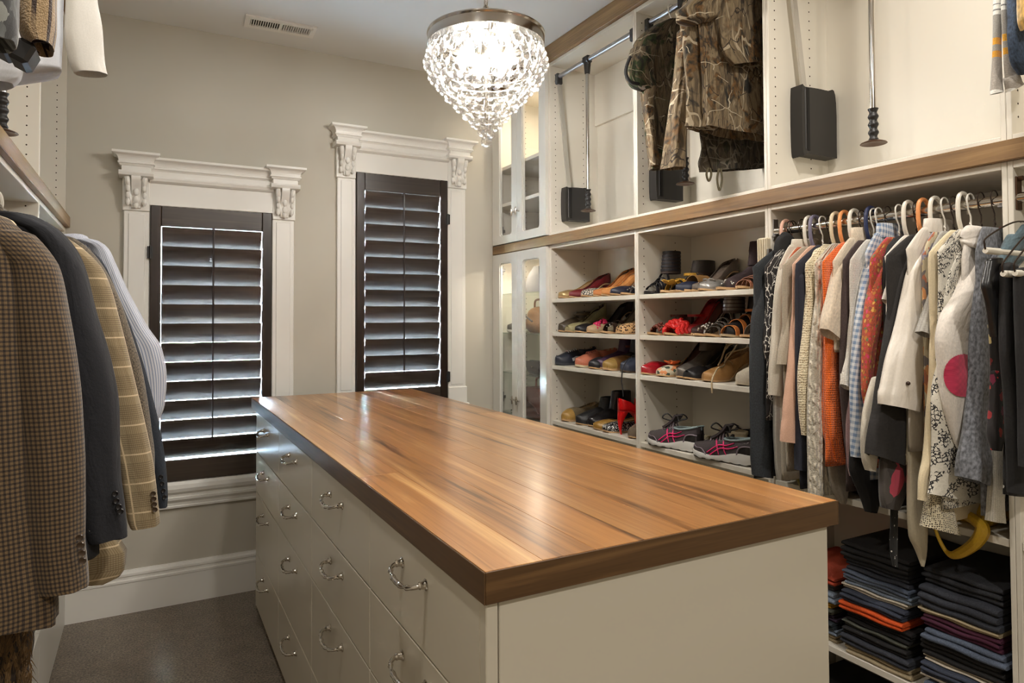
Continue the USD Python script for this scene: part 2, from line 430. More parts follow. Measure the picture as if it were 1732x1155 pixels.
def shutter(W, label, edges, tilt):
    """plantation shutter hung in the window: frame, stiles, rails, louvers, tilt rod, hinges"""
    x0, x1, z0, z1 = W
    y1, y0 = YB - .001, YB - .030
    t = thing('plantation_shutter', label, 'shutter', 'shutters in the two windows')
    x0 += .001; x1 -= .001; z0 -= .003; z1 -= .001
    sw = .045
    obj('stile', box(x0, x0 + sw, y0, y1, z0, z1, .003), M_shutv, t)
    obj('stile', box(x1 - sw, x1, y0, y1, z0, z1, .003), M_shutv, t)
    obj('top_rail', box(x0 + sw, x1 - sw, y0 + .002, y1, edges[0] + .002, z1, .003), M_shut, t)
    obj('bottom_rail', box(x0 + sw, x1 - sw, y0 + .002, y1, z0, edges[-1] - .004, .003), M_shut, t)
    n = len(edges) - 1
    pitch = (edges[0] - edges[-1]) / n
    yc = (y0 + y1) / 2 + .006
    ang = np.linspace(0, 2 * PI, 16, endpoint=False)
    hw, ht = .0500, .0052
    for i in range(n):
        zc = edges[0] - pitch * (i + .5)
        yy, zz = ht * np.sin(ang), hw * np.cos(ang)
        ca, sa = math.cos(tilt), math.sin(tilt)
        prof = np.stack([yc + yy * ca - zz * sa, zc + yy * sa + zz * ca], 1)
        R = np.stack([np.stack([np.full(16, x), prof[:, 0], prof[:, 1]], 1) for x in (x0 + sw + .0024, x1 - sw - .0024)])
        obj('louver', loft(R), M_shut, t)
    xm = (x0 + x1) / 2
    yr = yc - hw * math.sin(tilt) - .008
    obj('tilt_rod', cat_([tube([(xm, yr, edges[-1] + pitch * .9), (xm, yr, edges[0] - .004)], .0048, 10), box(xm - .007, xm + .007, yr - .004, yr + .006, edges[0] - .012, edges[0] + .004, .002)]), M_shutv, t)
    kx = xm - .012 if z0 < .8 else xm - .17
    kz = edges[0] - pitch * 1.62
    if z0 < .8:
        obj('knob', lathe([(.0, -.008), (.005, -.006), (.0062, 0), (.005, .006), (0, .008)], 12, (kx, yr + .008, kz)), M_steel, t)
    for hz in (z1 - .22, z0 + .15):
        s = x0 if z0 < .8 else x1
        obj('hinge', cat_([tube([(s, y0 - .004, hz - .03), (s, y0 - .004, hz + .03)], .0045, 8), box(s - .012, s + .012, y0 - .003, y0, hz - .028, hz + .028)]), M_black, t)
    return t


E1 = list(np.linspace(1.748, .672, 13)); E2 = list(np.linspace(1.998, .945, 13))
shutter(W1, 'dark-stained wooden louvered shutter in the lower, left-hand window beside the suit jackets', E1, math.radians(25))
shutter(W2, 'dark-stained wooden louvered shutter in the higher, right-hand window behind the island', E2, math.radians(25))

# ceiling register
v = thing('ceiling_vent', 'white slotted metal air vent set in the ceiling above the left window', 'vent', None, (.545, 3.268, ZC), math.radians(-2.5))
fr = Polygon([(-.158, -.064), (.158, -.064), (.158, .064), (-.158, .064)], [[(-.135, -.036), (.135, -.036), (.135, .036), (-.135, .036)]])
obj('frame', prism(fr, -.008, 0), M_trim, v)
obj('backing', box(-.136, .136, -.037, .037, -.001, .0), M_dark, v)
obj('damper_lever', box(.138, .142, -.05, -.036, -.016, -.006), M_trim, v)
obj('divider', box(-.004, .004, -.036, .036, -.007, -.001), M_trim, v)
for i in range(26):
    xs = -.130 + i * .0104
    if abs(xs) > .005:
        s = box(-.0016, .0016, -.036, .036, -.0035, .0035); s.apply_transform(trimesh.transformations.rotation_matrix(.6 if xs < 0 else -.6, (0, 1, 0)))
        obj('slat', moved(s, (xs, 0, -.005)), M_trim, v)

# ------------------------------------------------------------------ cabinets along the right wall
XF, XBK = 1.802, 2.104
YD = [3.500, 2.893, 2.209, 1.533, 0.834, 0.130]      # unit boundaries, far to near
TP = .0118


def pins(panels):
    """rows of shelf-pin holes as small dark discs. panels: (axis dir sign, y, [x...], z0, z1)"""
    D = []
    c = trimesh.creation.cylinder(.0026, .0006, sections=7); c.apply_transform(trimesh.transformations.rotation_matrix(PI / 2, (1, 0, 0)))
    for y, xs, z0, z1 in panels:
        for x in xs:
            for z in np.arange(z0, z1, .032):
                D.append(moved(c, (x, y, z)))
    return cat_(D)


def unit(name, label, y1, y0, z0, z1, shelves, cat='cabinet', pinz=None, group=None, cleat=True, bottom=True, top_h=.018, xf=XF, xb=XBK, shelf_mat=None, px=(1.832, 2.005), bot_h=.018):
    """open cabinet box between y0 (near) and y1 (far); shelves: z of the shelf tops"""
    t = thing(name, label, cat, group)
    y0 += .0004; y1 -= .0004
    s = 1 if xb > xf else -1
    obj('side_panel', box(xf, xb, y1 - TP, y1, z0, z1, .0012), M_cab, t)
    obj('side_panel', box(xf, xb, y0, y0 + TP, z0, z1, .0012), M_cab, t)
    obj('back_panel', box(xb - s * .008, xb, y0 + TP, y1 - TP, z0, z1), M_cab, t)
    obj('top_panel', box(xf + s * .0005, xb - s * .008, y0 + TP, y1 - TP, z1 - top_h, z1, .0012), M_cab, t)
    if bottom:
        obj('bottom_panel', box(xf + s * .0005, xb - s * .008, y0 + TP, y1 - TP, z0, z0 + bot_h, .0012), M_cab, t)
    for z in shelves:
        obj('shelf', box(xf + s * .003, xb - s * .008, y0 + TP + .0006, y1 - TP - .0006, z - .019, z, .0012), shelf_mat or M_cab, t)
    pz = pinz or (z0 + .06, z1 - .05)
    obj('shelf_pin_holes', pins([(y1 - TP - .0002, px, pz[0], pz[1]), (y0 + TP + .0002, px, pz[0], pz[1])]), M_hole, t, kind='stuff', smooth=False)
    return t


ZL, ZU0, ZU1 = 1.688, 1.736, 2.622
unit('shoe_cabinet', 'cream open shoe cabinet between the glass doors and the second shoe cabinet', YD[1], YD[2], 0, ZL, [1.415, 1.246, 1.080, .803, .5, .25], 'cabinet', (.2, 1.65), 'shoe cabinets')
unit('shoe_cabinet', 'cream open shoe cabinet holding the pink-striped running shoes, beside the hanging clothes', YD[2], YD[3], 0, ZL, [1.415, 1.246, 1.080, .803, .5, .25], 'cabinet', (.2, 1.65), 'shoe cabinets')
uh = unit('hanging_cabinet', 'cream cabinet with the crowded clothes rod and folded jeans below', YD[3], YD[4], 0, ZL, [.790, .338], 'cabinet', (.2, 1.66))
un_ = unit('hanging_cabinet', 'cream cabinet at the right edge of the photo, its rod holding the black trousers', YD[4], YD[5], 0, ZL, [.790, .338], 'cabinet', (.2, 1.66))
u1 = unit('upper_cabinet', 'cream upper cabinet with an empty pull-down rod next to the glass doors', YD[1], YD[2], ZU0, ZU1, [], 'cabinet', None, 'open upper cabinets', bot_h=.014)
u2 = unit('upper_cabinet', 'cream upper cabinet in which the camouflage clothes hang', YD[2], YD[3], ZU0, ZU1, [], 'cabinet', None, 'open upper cabinets', bot_h=.014)
u3 = unit('upper_cabinet', 'wide cream upper cabinet with the bare steel pull-down pole, above the crowded rod', YD[3], YD[4], ZU0, ZU1, [], 'cabinet', None, 'open upper cabinets', bot_h=.014)
u4 = unit('upper_cabinet', 'cream upper cabinet at the right edge behind the striped top', YD[4], YD[5], ZU0, ZU1, [], 'cabinet', None, 'open upper cabinets', bot_h=.014)
for u, a, b in ((u1, YD[2], YD[1]), (u2, YD[3], YD[2])):
    obj('hanging_cleat', box(XBK - .026, XBK - .008, a + TP, b - TP, 2.33, ZU1 - .018, .002), M_cab, u)

# glass-door cabinets
def glass_cab(label, z0, z1, shelves, glass_shelf, door_z, knob_z, hinge_z, open_z):
    y1, y0 = YD[0], YD[1]
    t = unit('glass_door_cabinet', label, y1, y0, z0, z1, [] if glass_shelf else shelves, 'cabinet', None, 'glass-door cabinets')
    if glass_shelf:
        for z in shelves:
            obj('glass_shelf', box(XF + .02, XBK - .01, y0 + TP + .001, y1 - TP - .001, z - .006, z, .001), M_gshelf, t)
    ym = (y0 + y1) / 2 + .004
    for k, (a, b, oa, ob) in enumerate(((ym + .0012, y1 - .006, 3.268, 3.405), (y0 + .006, ym - .0012, 2.968, 3.140))):
        d = obj('door', door_mesh(a, b, oa, ob, door_z, open_z), M_cabdoor, t, smooth=False)
        obj('pane', box(XF - .010, XF - .006, oa - .006, ob + .006, open_z[0] - .006, open_z[1] + .006), M_pane, d)
        yk = ym + (.024 if k == 0 else -.024)
        kn = cat_([tube([(XF - .019, yk, knob_z), (XF - .040, yk, knob_z)], .0042, 8), tube([(XF - .042, yk, knob_z - .022), (XF - .042, yk, knob_z - .012), (XF - .042, yk, knob_z + .012), (XF - .042, yk, knob_z + .022)], [.0038, .0055, .0055, .0038], 8),
                   tube([(XF - .042, yk - .016, knob_z), (XF - .042, yk + .016, knob_z)], .0042, 8)])
        obj('knob', kn, M_chrome, d)
        ye = (y1 - TP - .004) if k == 0 else (y0 + TP + .004)
        s = -1 if k == 0 else 1
        for hz in hinge_z:
            obj('hinge', cat_([box(XF + .004, XF + .055, ye, ye + s * .010, hz - .009, hz + .009, .002), box(XF + .03, XF + .045, ye, ye + s * .006, hz - .028, hz + .028, .002), box(XF + .000, XF + .02, ye, ye + s * .04, hz - .016, hz + .016, .003)]), M_steel, d)
    return t


def door_mesh(a, b, oa, ob, dz, oz):
    r = .020
    out = Polygon([(a, dz[0]), (b, dz[0]), (b, dz[1]), (a, dz[1])])
    hole = Polygon([(oa, oz[0]), (ob, oz[0]), (ob, oz[1]), (oa, oz[1])]).buffer(-r).buffer(r, 6)
    hole2 = hole.buffer(.005)
    m1 = prism(out.difference(hole2), XF - .0195, XF - .013, 'x')
    m2 = prism(out.difference(hole), XF - .013, XF - .0012, 'x')
    return cat_([m1, m2])


M_gshelf = thin_glass('glass_shelf', (.84, .89, .87), .06, .8)
gl = glass_cab('lower cream cabinet with two glass doors showing handbags, left of the shoe shelves', 0, ZL, [1.460, 1.236, 1.010, .78, .5], True, (.07, ZL - .004), .872, (1.60, .86), (.16, 1.628))
gu = glass_cab('upper cream cabinet with two glass doors and empty shelves, behind the chandelier', ZU0, ZU1, [2.19, 1.978], False, (ZU0 + .006, ZU1 - .004), 1.903, (1.83, 2.5), (1.790, 2.562))
M_lampface = mat('unseen_lamp_face', {'e': ('emission', dict(color=(1, .82, .6), strength=20.0))}, [], 'e.emission')
M_unseen_lamp = mat('unseen_cabinet_lamp_face', {'e': ('emission', dict(color=(1, .88, .70), strength=320.0))}, [], 'e.emission')  # unseen lamps, placed to light the inside of the glass-door cabinets
for z, lab in ((ZL - .018, 'unseen round lamp under the top panel, lighting the lower glass-door cabinet'), (ZU1 - .018, 'unseen round lamp under the top panel, lighting the upper glass-door cabinet')):
    pk = thing('cabinet_puck_light', lab, 'light', 'unseen lamps in the glass-door cabinets', (1.90, 3.20, z))
    obj('rim', lathe([(.026, -.008), (.034, -.006), (.034, 0), (.026, 0)], 20), M_steel, pk)
    obj('lens', lathe([(0, -.006), (.026, -.006), (.026, -.001), (0, -.001)], 20), M_unseen_lamp, pk)

# walnut strips and crowns (trim)
struct('trim_1', box(XF - .017, XF + .006, -.9, YD[0], ZL, ZU0, .0015), M_strip)
struct('trim_2', box(XF - .019, XF + .006, -.9, YD[0], ZU1 + .001, ZC - .001, .0015), M_strip)
struct('trim_5', box(XF + .02, XF + .035, YD[5], YD[0], 0, .01), M_cab)
# ------------------------------------------------------------------ cabinets along the left wall
LF, LB = -0.320, -0.634
LY = [3.500, 2.689, 1.880, 1.07]
lab_l = ['cream left cabinet at the back wall, the striped blue shirt hanging in it', 'cream cabinet on the left beyond the near suit jackets', 'cream cabinet at the left edge holding the tweed jacket']
lab_u = ['cream upper cabinet on the left against the back wall', 'cream upper cabinet on the left with the black-handled pull-down pole', 'cream upper cabinet at the left edge behind the white shirt']
for i in range(3):
    unit('left_cabinet', lab_l[i], LY[i], LY[i + 1], .0, 1.725, [.30], 'cabinet', (.35, 1.70), 'left hanging cabinets', xf=LF, xb=LB, px=(-.355, -.53))
    unit('left_upper_cabinet', lab_u[i], LY[i], LY[i + 1], 1.772, ZU1, [], 'cabinet', (1.80, 2.6), 'left upper cabinets', xf=LF, xb=LB, px=(-.355, -.53), bot_h=.014)
    dr = thing('base_panel', ['white base panel under the left cabinet at the back wall', 'white base panel under the middle left cabinet', 'white base panel under the nearest left cabinet'][i], 'panel', 'left base panels')
    obj('panel', box(LF + .0005, LF + .016, LY[i + 1] + .002, LY[i] - .002, .004, .292, .002), M_cabdoor, dr)
struct('trim_3', box(LF - .006, LF + .017, .2, YB - .001, 1.725, 1.772, .0015), M_strip)
struct('trim_4', box(LF - .006, LF + .019, .2, YB - .001, ZU1 + .001, ZC - .001, .0015), M_strip)

# ------------------------------------------------------------------ the island
IX0, IX1, IY0, IY1, IZ0, IZ1 = .434, 1.230, .8815, 3.352, .902, .950
isl = thing('drawer_island', 'cream closet island with four columns of drawers and nickel bow handles', 'cabinet')
cx0, cx1, cy0, cy1 = .440, 1.206, .888, 3.222
obj('carcass', cat_([box(cx0 + .021, cx1, cy0 + .016, cy1, .05, IZ0), box(cx0 + .08, cx1 - .06, cy0 + .05, cy1 - .06, 0, .05)]), M_isl, isl, smooth=False)
obj('corner_post', box(cx0, cx0 + .020, cy0, cy0 + .020, .03, IZ0 - .0005, .0015), M_isl, isl)
obj('end_panel', box(cx0 + .0225, cx1, cy0 + .002, cy0 + .016, .03, IZ0 - .0005, .0015), M_isl, isl)
obj('end_panel', box(cx0, cx1, cy1, cy1 + .004, .03, IZ0 - .0005, .001), M_isl, isl)


def bow_handle(c):
    """bow pull with flared feet and a turned, beaded grip; centre of the mounting line at c, along y, standing out to -x"""
    P = []
    hl = .062
    path = bez([(0, -hl, 0), (-.016, -hl, -.001), (-.028, -hl * .84, -.004), (-.033, -hl * .5, -.008), (-.035, 0, -.010), (-.033, hl * .5, -.008), (-.028, hl * .84, -.004), (-.016, hl, -.001), (0, hl, 0)], 41)
    s = np.abs(np.linspace(-1, 1, 41))
    r = .0042 + .0012 * np.exp(-(s / .10) ** 2) + .0022 * np.exp(-((s - .17) / .035) ** 2) - .0010 * np.exp(-((s - .30) / .06) ** 2) + .0020 * np.exp(-((s - .42) / .03) ** 2) + .0014 * np.exp(-((s - .9) / .05) ** 2)
    P.append(tube(path, r, 12))
    for sg in (-1, 1):
        f = lathe([(0, 0), (.0105, 0), (.0108, .002), (.0078, .004), (.0062, .010), (.0070, .013), (.0050, .016), (0, .017)], 14)
        f.apply_transform(trimesh.transformations.rotation_matrix(-PI / 2, (0, 1, 0))); f.apply_translation((0, sg * hl, 0)); P.append(f)
    m = cat_(P); m.apply_translation(c)
    return m


zr = [IZ0 - .003, .7215, .543, .275, .034]
yc = [cy0 + .0205, 1.469, 2.062, 2.641, cy1 - .001]
for i in range(4):
    for j in range(4):
        d = obj('drawer', box(cx0, cx0 + .0205, yc[j] + .0012, yc[j + 1] - .0012, zr[i + 1] + .0014, zr[i] - .0014, .0016), M_isl, isl)
        obj('handle', bow_handle((cx0 + .0005, (yc[j] + yc[j + 1]) / 2, zr[i] - .052)), M_chrome, d)

ct = thing('countertop', 'walnut plank countertop lying on the drawer island', 'countertop')
obj('core', box(IX0 + .003, IX1 - .003, IY0 + .003, IY1 - .003, IZ0, IZ1 - .004), M_band, ct)
obj('edge_band', box(IX0, IX0 + .0025, IY0, IY1, IZ0, IZ1 - .0006, .0008), M_band, ct)
obj('edge_band', box(IX1 - .0025, IX1, IY0, IY1, IZ0, IZ1 - .0006, .0008), M_band, ct)
obj('edge_band', box(IX0 + .0026, IX1 - .0026, IY0, IY0 + .0025, IZ0, IZ1 - .0006, .0008), M_bandx, ct)
obj('edge_band', box(IX0 + .0026, IX1 - .0026, IY1 - .0025, IY1, IZ0, IZ1 - .0006, .0008), M_bandx, ct)
nb = 8
xs = np.linspace(IX0 + .0028, IX1 - .0028, nb + 1)
for i in range(nb):
    cut = [IY0 + .0028] + sorted([1.55 + 1.2 * ((i * .381) % 1)]) + [IY1 - .0028]
    for j in range(len(cut) - 1):
        obj('plank', box(xs[i] + .0002, xs[i + 1] - .0002, cut[j] + .0002, cut[j + 1] - .0002, IZ1 - .004, IZ1, .0005), M_top, ct)

# ------------------------------------------------------------------ chandelier
M_crystal = thin_glass('chandelier_crystal', (.99, .99, .985), .09, .92, 2.0, .01, .30)
M_bulb = mat('lit_bulb', {'e': ('emission', dict(color=(1, .955, .90), strength=BULB))}, [], 'e.emission')
ch = thing('chandelier', 'round tiered chandelier of glass teardrops with a nickel ring, lit, above the island', 'chandelier', None, CH)
RC = .203
obj('ring', lathe([(RC, -.020), (RC + .004, -.020), (RC + .004, .010), (RC + .002, .013), (RC + .006, .018), (RC + .006, .022), (RC, .024), (RC - .004, .02), (RC - .003, -.018)], 64), M_chrome, ch)
arms = [tube([(0, 0, .02), (RC * .5 * math.cos(a), RC * .5 * math.sin(a), .035), (RC * math.cos(a), RC * math.sin(a), .012)], .004, 8) for a in np.arange(4) * PI / 2]
obj('frame', cat_(arms + [lathe([(0, -.30), (.006, -.30), (.006, .03), (.018, .036), (.022, .05), (.012, .065), (.008, .09), (0, .09)], 16)]), M_chrome, ch)
obj('top_plate', lathe([(.190, .010), (.192, .013), (.190, .016), (.012, .020), (.012, .016)], 40), M_chrome, ch)  # plate added to keep the bulbs' light off the ceiling
zz = .088
links = []
for k in range(8):
    a = np.linspace(0, 2 * PI, 17); s = .0
    p = np.stack([.010 * np.cos(a), 0 * a, zz + .021 + .021 * np.sin(a)], 1)
    if k % 2:
        p = p[:, [1, 0, 2]]
    links.append(tube(p, .003, 6, caps=False)); zz += .034
obj('chain', cat_(links), M_chrome, ch)
obj('canopy', lathe([(0, zz - .006), (.010, zz), (.012, zz + .02), (.045, zz + .04), (.06, ZC - CH[2] - .006), (.062, ZC - CH[2]), (0, ZC - CH[2])], 28), M_chrome, ch)


def teardrop(h, r, sides=12):
    """a round drop hanging from a thin neck"""
    k = r / h
    pr = [(.0008, 0), (.0022, -.10 * h), (.0026, -.22 * h), (r * .42, -h + 1.72 * r)]
    for a in np.linspace(.95, 2.9, 7):
        pr.append((r * math.sin(a), -h + r + r * math.cos(a)))
    pr.append((.0008, -h))
    return lathe(pr, sides)


tiers = [(.196, -.018, .058, .0195, 30), (.207, -.052, .050, .017, 30), (.190, -.095, .050, .017, 28), (.165, -.130, .048, .016, 26), (.135, -.165, .046, .0155, 22), (.105, -.200, .046, .015, 18), (.074, -.235, .044, .0145, 13), (.046, -.268, .042, .014, 8), (.020, -.300, .042, .014, 4)]
for ti, (R, z, h, r, n) in enumerate(tiers):
    td = teardrop(h, r)
    obj('tier_ring', moved(cat_([lathe([(R, -.0015), (R + .002, -.0015), (R + .002, .0015), (R, .0015)], 40)]), (0, 0, z + .006)), M_chrome, ch)
    for k in range(n):
        a = 2 * PI * (k + .5 * (ti % 2)) / n + rng.normal(0, .012)
        obj('crystal', moved(td, (R * math.cos(a), R * math.sin(a), z + rng.normal(0, .002))), M_crystal, ch)
obj('crystal', moved(teardrop(.060, .020, 16), (0, 0, -.318)), M_crystal, ch)
for i in range(6):
    a = i * PI / 3 + 0.35
    c = (.085 * math.cos(a), .085 * math.sin(a))
    obj('lamp_holder', lathe([(0, -.02), (.011, -.02), (.011, .02), (.004, .025), (0, .025)], 12, (c[0], c[1], -.0)), M_chrome, ch)
    obj('bulb', lathe([(0, -.105), (.006, -.098), (.0165, -.075), (.019, -.055), (.014, -.034), (.009, -.021), (0, -.021)], 16, (c[0], c[1], 0)), M_bulb, ch)

# unseen ceiling lamps behind and beside the camera, placed to light the near area
for i, (x, y) in enumerate(UNSEEN_LAMPS):
    dl = thing('recessed_downlight', ['unseen ceiling lamp that lights the left aisle and the island drawers', 'unseen ceiling lamp that lights the right aisle and the hanging clothes', 'unseen ceiling lamp behind the camera that lights the end of the island'][i], 'light', 'unseen ceiling lamps', (x, y, ZC))
    obj('trim_ring', lathe([(.064, -.012), (.085, -.006), (.088, 0), (.064, 0)], 28), M_trim, dl)
    obj('lens', lathe([(0, -.0015), (.063, -.0015), (.063, -.0002), (0, -.0002)], 28), M_lampface, dl)

# ------------------------------------------------------------------ fabrics (u across the cloth and v down it, in metres)
class Fab:
    def __init__(s, name, rough=.85, sheen=.25, crease=.35):
        s.crease, s.name, s.N, s.L, s.k = crease, name, {'tc': ('texture_coordinate', {}), 'uv': ('uvmap', {'attribute': 'st'}), 'p': ('principled_bsdf', dict(roughness=rough, sheen_weight=sheen, sheen_roughness=.5))}, [], 0
        s.N['sep'] = ('separate_xyz', {}); s.L.append(('uv.UV', 'sep.vector'))

    def n(s, kind, links=(), **inp):
        s.k += 1; nm = 'n%d' % s.k
        s.N[nm] = (kind, inp)
        for a, b in links:
            s.L.append((a, nm + '.' + b))
        return nm

    def col(s, c):
        return s.n('color', value=lin(c)) + '.color'

    def scaled(s, sx, sy, rot=0.0):
        return s.n('mapping', [('uv.UV', 'vector')], scale=(sx, sy, 1), rotation=(0, 0, rot)) + '.vector'

    def noise(s, sx, sy=None, detail=2.0, dist=0.0, obj=False):
        v = s.n('mapping', [('tc.object', 'vector')], scale=(sx, sx, sy or sx)) + '.vector' if obj else s.scaled(sx, sy or sx)
        return s.n('noise_texture', [(v, 'vector')], scale=1.0, detail=detail, distortion=dist) + '.fac'

    def stripe(s, axis, freq, duty, rot=0.0, off=0.0):
        src = 'sep.' + axis
        if rot:
            q = s.n('separate_xyz', [(s.scaled(1, 1, rot), 'vector')]); src = q + '.' + axis
        a = s.n('math', [(src, 'value1')], math_type='multiply_add', value2=freq, value3=50 + off)
        f = s.n('math', [(a + '.value', 'value1')], math_type='fraction')
        return s.n('math', [(f + '.value', 'value1')], math_type='less_than', value2=duty) + '.value'

    def ramp(s, src, stops, interp=True):
        return s.n('rgb_ramp', [(src, 'fac')], ramp=[(p, lin(c)) for p, c in stops], interpolate=interp) + '.color'

    def mix(s, fac, a, b, mode='mix'):
        L = [(x, y) for x, y in ((a, 'color1'), (b, 'color2')) if isinstance(x, str)]
        kw = {'mix_type': mode}
        if isinstance(fac, str):
            L.append((fac, 'fac'))
        else:
            kw['fac'] = fac
        for x, y in ((a, 'color1'), (b, 'color2')):
            if not isinstance(x, str):
                kw[y] = lin(x)
        return s.n('mix', L, **kw) + '.color'

    def math(s, op, a, b):
        L = [(x, y) for x, y in ((a, 'value1'), (b, 'value2')) if isinstance(x, str)]
        kw = {y: x for x, y in ((a, 'value1'), (b, 'value2')) if not isinstance(x, str)}
        return s.n('math', L, math_type=op, **kw) + '.value'

    def wave(s, axis, scale, dist=0.0, dscale=1.0):
        v = s.scaled(1, 1)
        return s.n('wave_texture', [(v, 'vector')], bands_direction=axis, scale=scale, distortion=dist, detail_scale=dscale) + '.fac'

    def voro(s, sx, sy=None, feature='f1', out='distance', rnd=1.0):
        return s.n('voronoi_texture', [(s.scaled(sx, sy or sx), 'vector')], feature=feature, scale=1.0, randomness=rnd) + '.' + out

    def bump(s, h, strength=.5, dist=.004):
        w = s.n('bump', [(s.noise(26, 9, 3, .8), 'height')], strength=s.crease, distance=.012)      # soft creases
        b = s.n('bump', [(h, 'height'), (w + '.normal', 'normal')], strength=strength, distance=dist)
        s.L.append((b + '.normal', 'p.normal'))

    def done(s, color):
        s.L.append((color, 'p.base_color'))
        return mat(s.name, s.N, s.L)


def f_plain(name, c, var=.12, weave=500, rough=.85, bump=.25, sheen=.25, crease=.35):
    f = Fab(name, rough, sheen, crease)
    c = np.array(c, float)
    if c.mean() < 75:
        f.N['p'][1]['sheen_weight'] = .04
    col = f.ramp(f.noise(weave, weave * .6, 2), [(.3, c * (1 - var)), (.7, np.minimum(255, c * (1 + var * .6)))])
    f.bump(f.noise(weave * .5, weave * .5), bump, .002)
    return f.done(col)


def f_knit(name, c, rib=55.0, row=90.0, strength=.7, dark=.62, dist=0.0, var=.1):
    f = Fab(name, .9, .35)
    c = np.array(c, float)
    w = f.wave('x', rib, dist, 2.0); w2 = f.wave('y', row)
    h = f.math('multiply_add' if False else 'add', w, f.math('multiply', w2, .5))
    t = f.math('multiply', h, .62)
    col = f.ramp(t, [(.05, c * dark), (.40, c), (.95, np.minimum(255, c * 1.06))])
    col = f.mix(.5, col, f.ramp(f.noise(300), [(.3, (200, 200, 200)), (.7, (255, 255, 255))]), 'multiply')
    f.bump(h, strength, .004)
    return f.done(col)


def f_cable(name, c):
    f = Fab(name, .9, .35)
    c = np.array(c, float)
    z = f.wave('diagonal', 14.0, 6.0, 1.5); w = f.wave('x', 22.0, 3.0, 1.0)
    h = f.math('multiply', z, w)
    h = f.math('add', h, f.math('multiply', f.noise(260), .4))
    f.bump(h, .9, .008)
    return f.done(f.ramp(h, [(.1, c * .78), (.5, c), (1, c * 1.03)]))


def f_lace(name, c, hole, sx=110, duty=.22):
    f = Fab(name, .9, .3)
    d = f.voro(sx, sx * .75, 'f1', 'distance', .35)
    m = f.math('less_than', d, duty)
    band = f.math('greater_than', f.noise(22, 14, 1), .40)
    m = f.math('multiply', m, band)
    f.bump(d, .8, .004)
    return f.done(f.mix(m, c, hole))


def f_check(name, base, c, fx, fy, duty=.5, soft=.5, noise=.0, cross=None, rot=0.0):
    f = Fab(name, .85, .2)
    a = f.stripe('x', fx, duty, rot); b = f.stripe('y', fy, duty, rot)
    col = f.mix(f.math('multiply', a, soft), base, c); col = f.mix(f.math('multiply', b, soft), col, c)
    if cross is not None:
        col = f.mix(f.math('multiply', a, b), col, cross)
    if noise:
        col = f.mix(noise, col, f.ramp(f.noise(700), [(.3, (120, 120, 120)), (.7, (255, 255, 255))]), 'multiply')
    f.bump(f.noise(500), .25, .002)
    return f.done(col)


def f_multi(name, stops, sx, sy=None, base=None, amount=None, detail=1.0, line=None, dist=1.0):
    """patches of many colours: voronoi cells coloured by a stepped ramp over a base"""
    f = Fab(name, .75, .2)
    v = f.scaled(sx, sy or sx)
    nz = f.n('noise_texture', [(v, 'vector')], scale=1.3, detail=2.0)
    vv = f.n('mix', [(v, 'color1'), (nz + '.color', 'color2')], mix_type='add', fac=dist)
    cell = f.n('voronoi_texture', [(vv + '.color', 'vector')], scale=1.0)
    sc = f.n('separate_color', [(cell + '.color', 'color')])
    col = f.ramp(sc + '.r', stops, False)
    if base is not None:
        m = f.math('less_than', cell + '.distance', amount)
        col = f.mix(m, base, col)
    if line is not None:
        e = f.n('voronoi_texture', [(vv + '.color', 'vector')], scale=1.0, feature='distance_to_edge')
        col = f.mix(f.math('less_than', e + '.distance', line[1]), col, line[0])
    f.bump(f.noise(500), .2, .002)
    return f.done(col)


def f_lines(name, base, c, sx, sy, width, dist=1.5, second=None):
    """crooked thin lines on a ground"""
    f = Fab(name, .75, .2)
    v = f.scaled(sx, sy)
    nz = f.n('noise_texture', [(v, 'vector')], scale=1.7, detail=3.0)
    vv = f.n('mix', [(v, 'color1'), (nz + '.color', 'color2')], mix_type='add', fac=dist)
    e = f.n('voronoi_texture', [(vv + '.color', 'vector')], scale=1.0, feature='distance_to_edge')
    col = f.mix(f.math('less_than', e + '.distance', width), base, c)
    if second is not None:
        big = f.math('greater_than', f.noise(sx * .28, sy * .28, 2, .6), .53)
        col = f.mix(big, col, f.mix(f.math('less_than', e + '.distance', width * 1.2), second, base))
    f.bump(f.noise(500), .2, .002)
    return f.done(col)


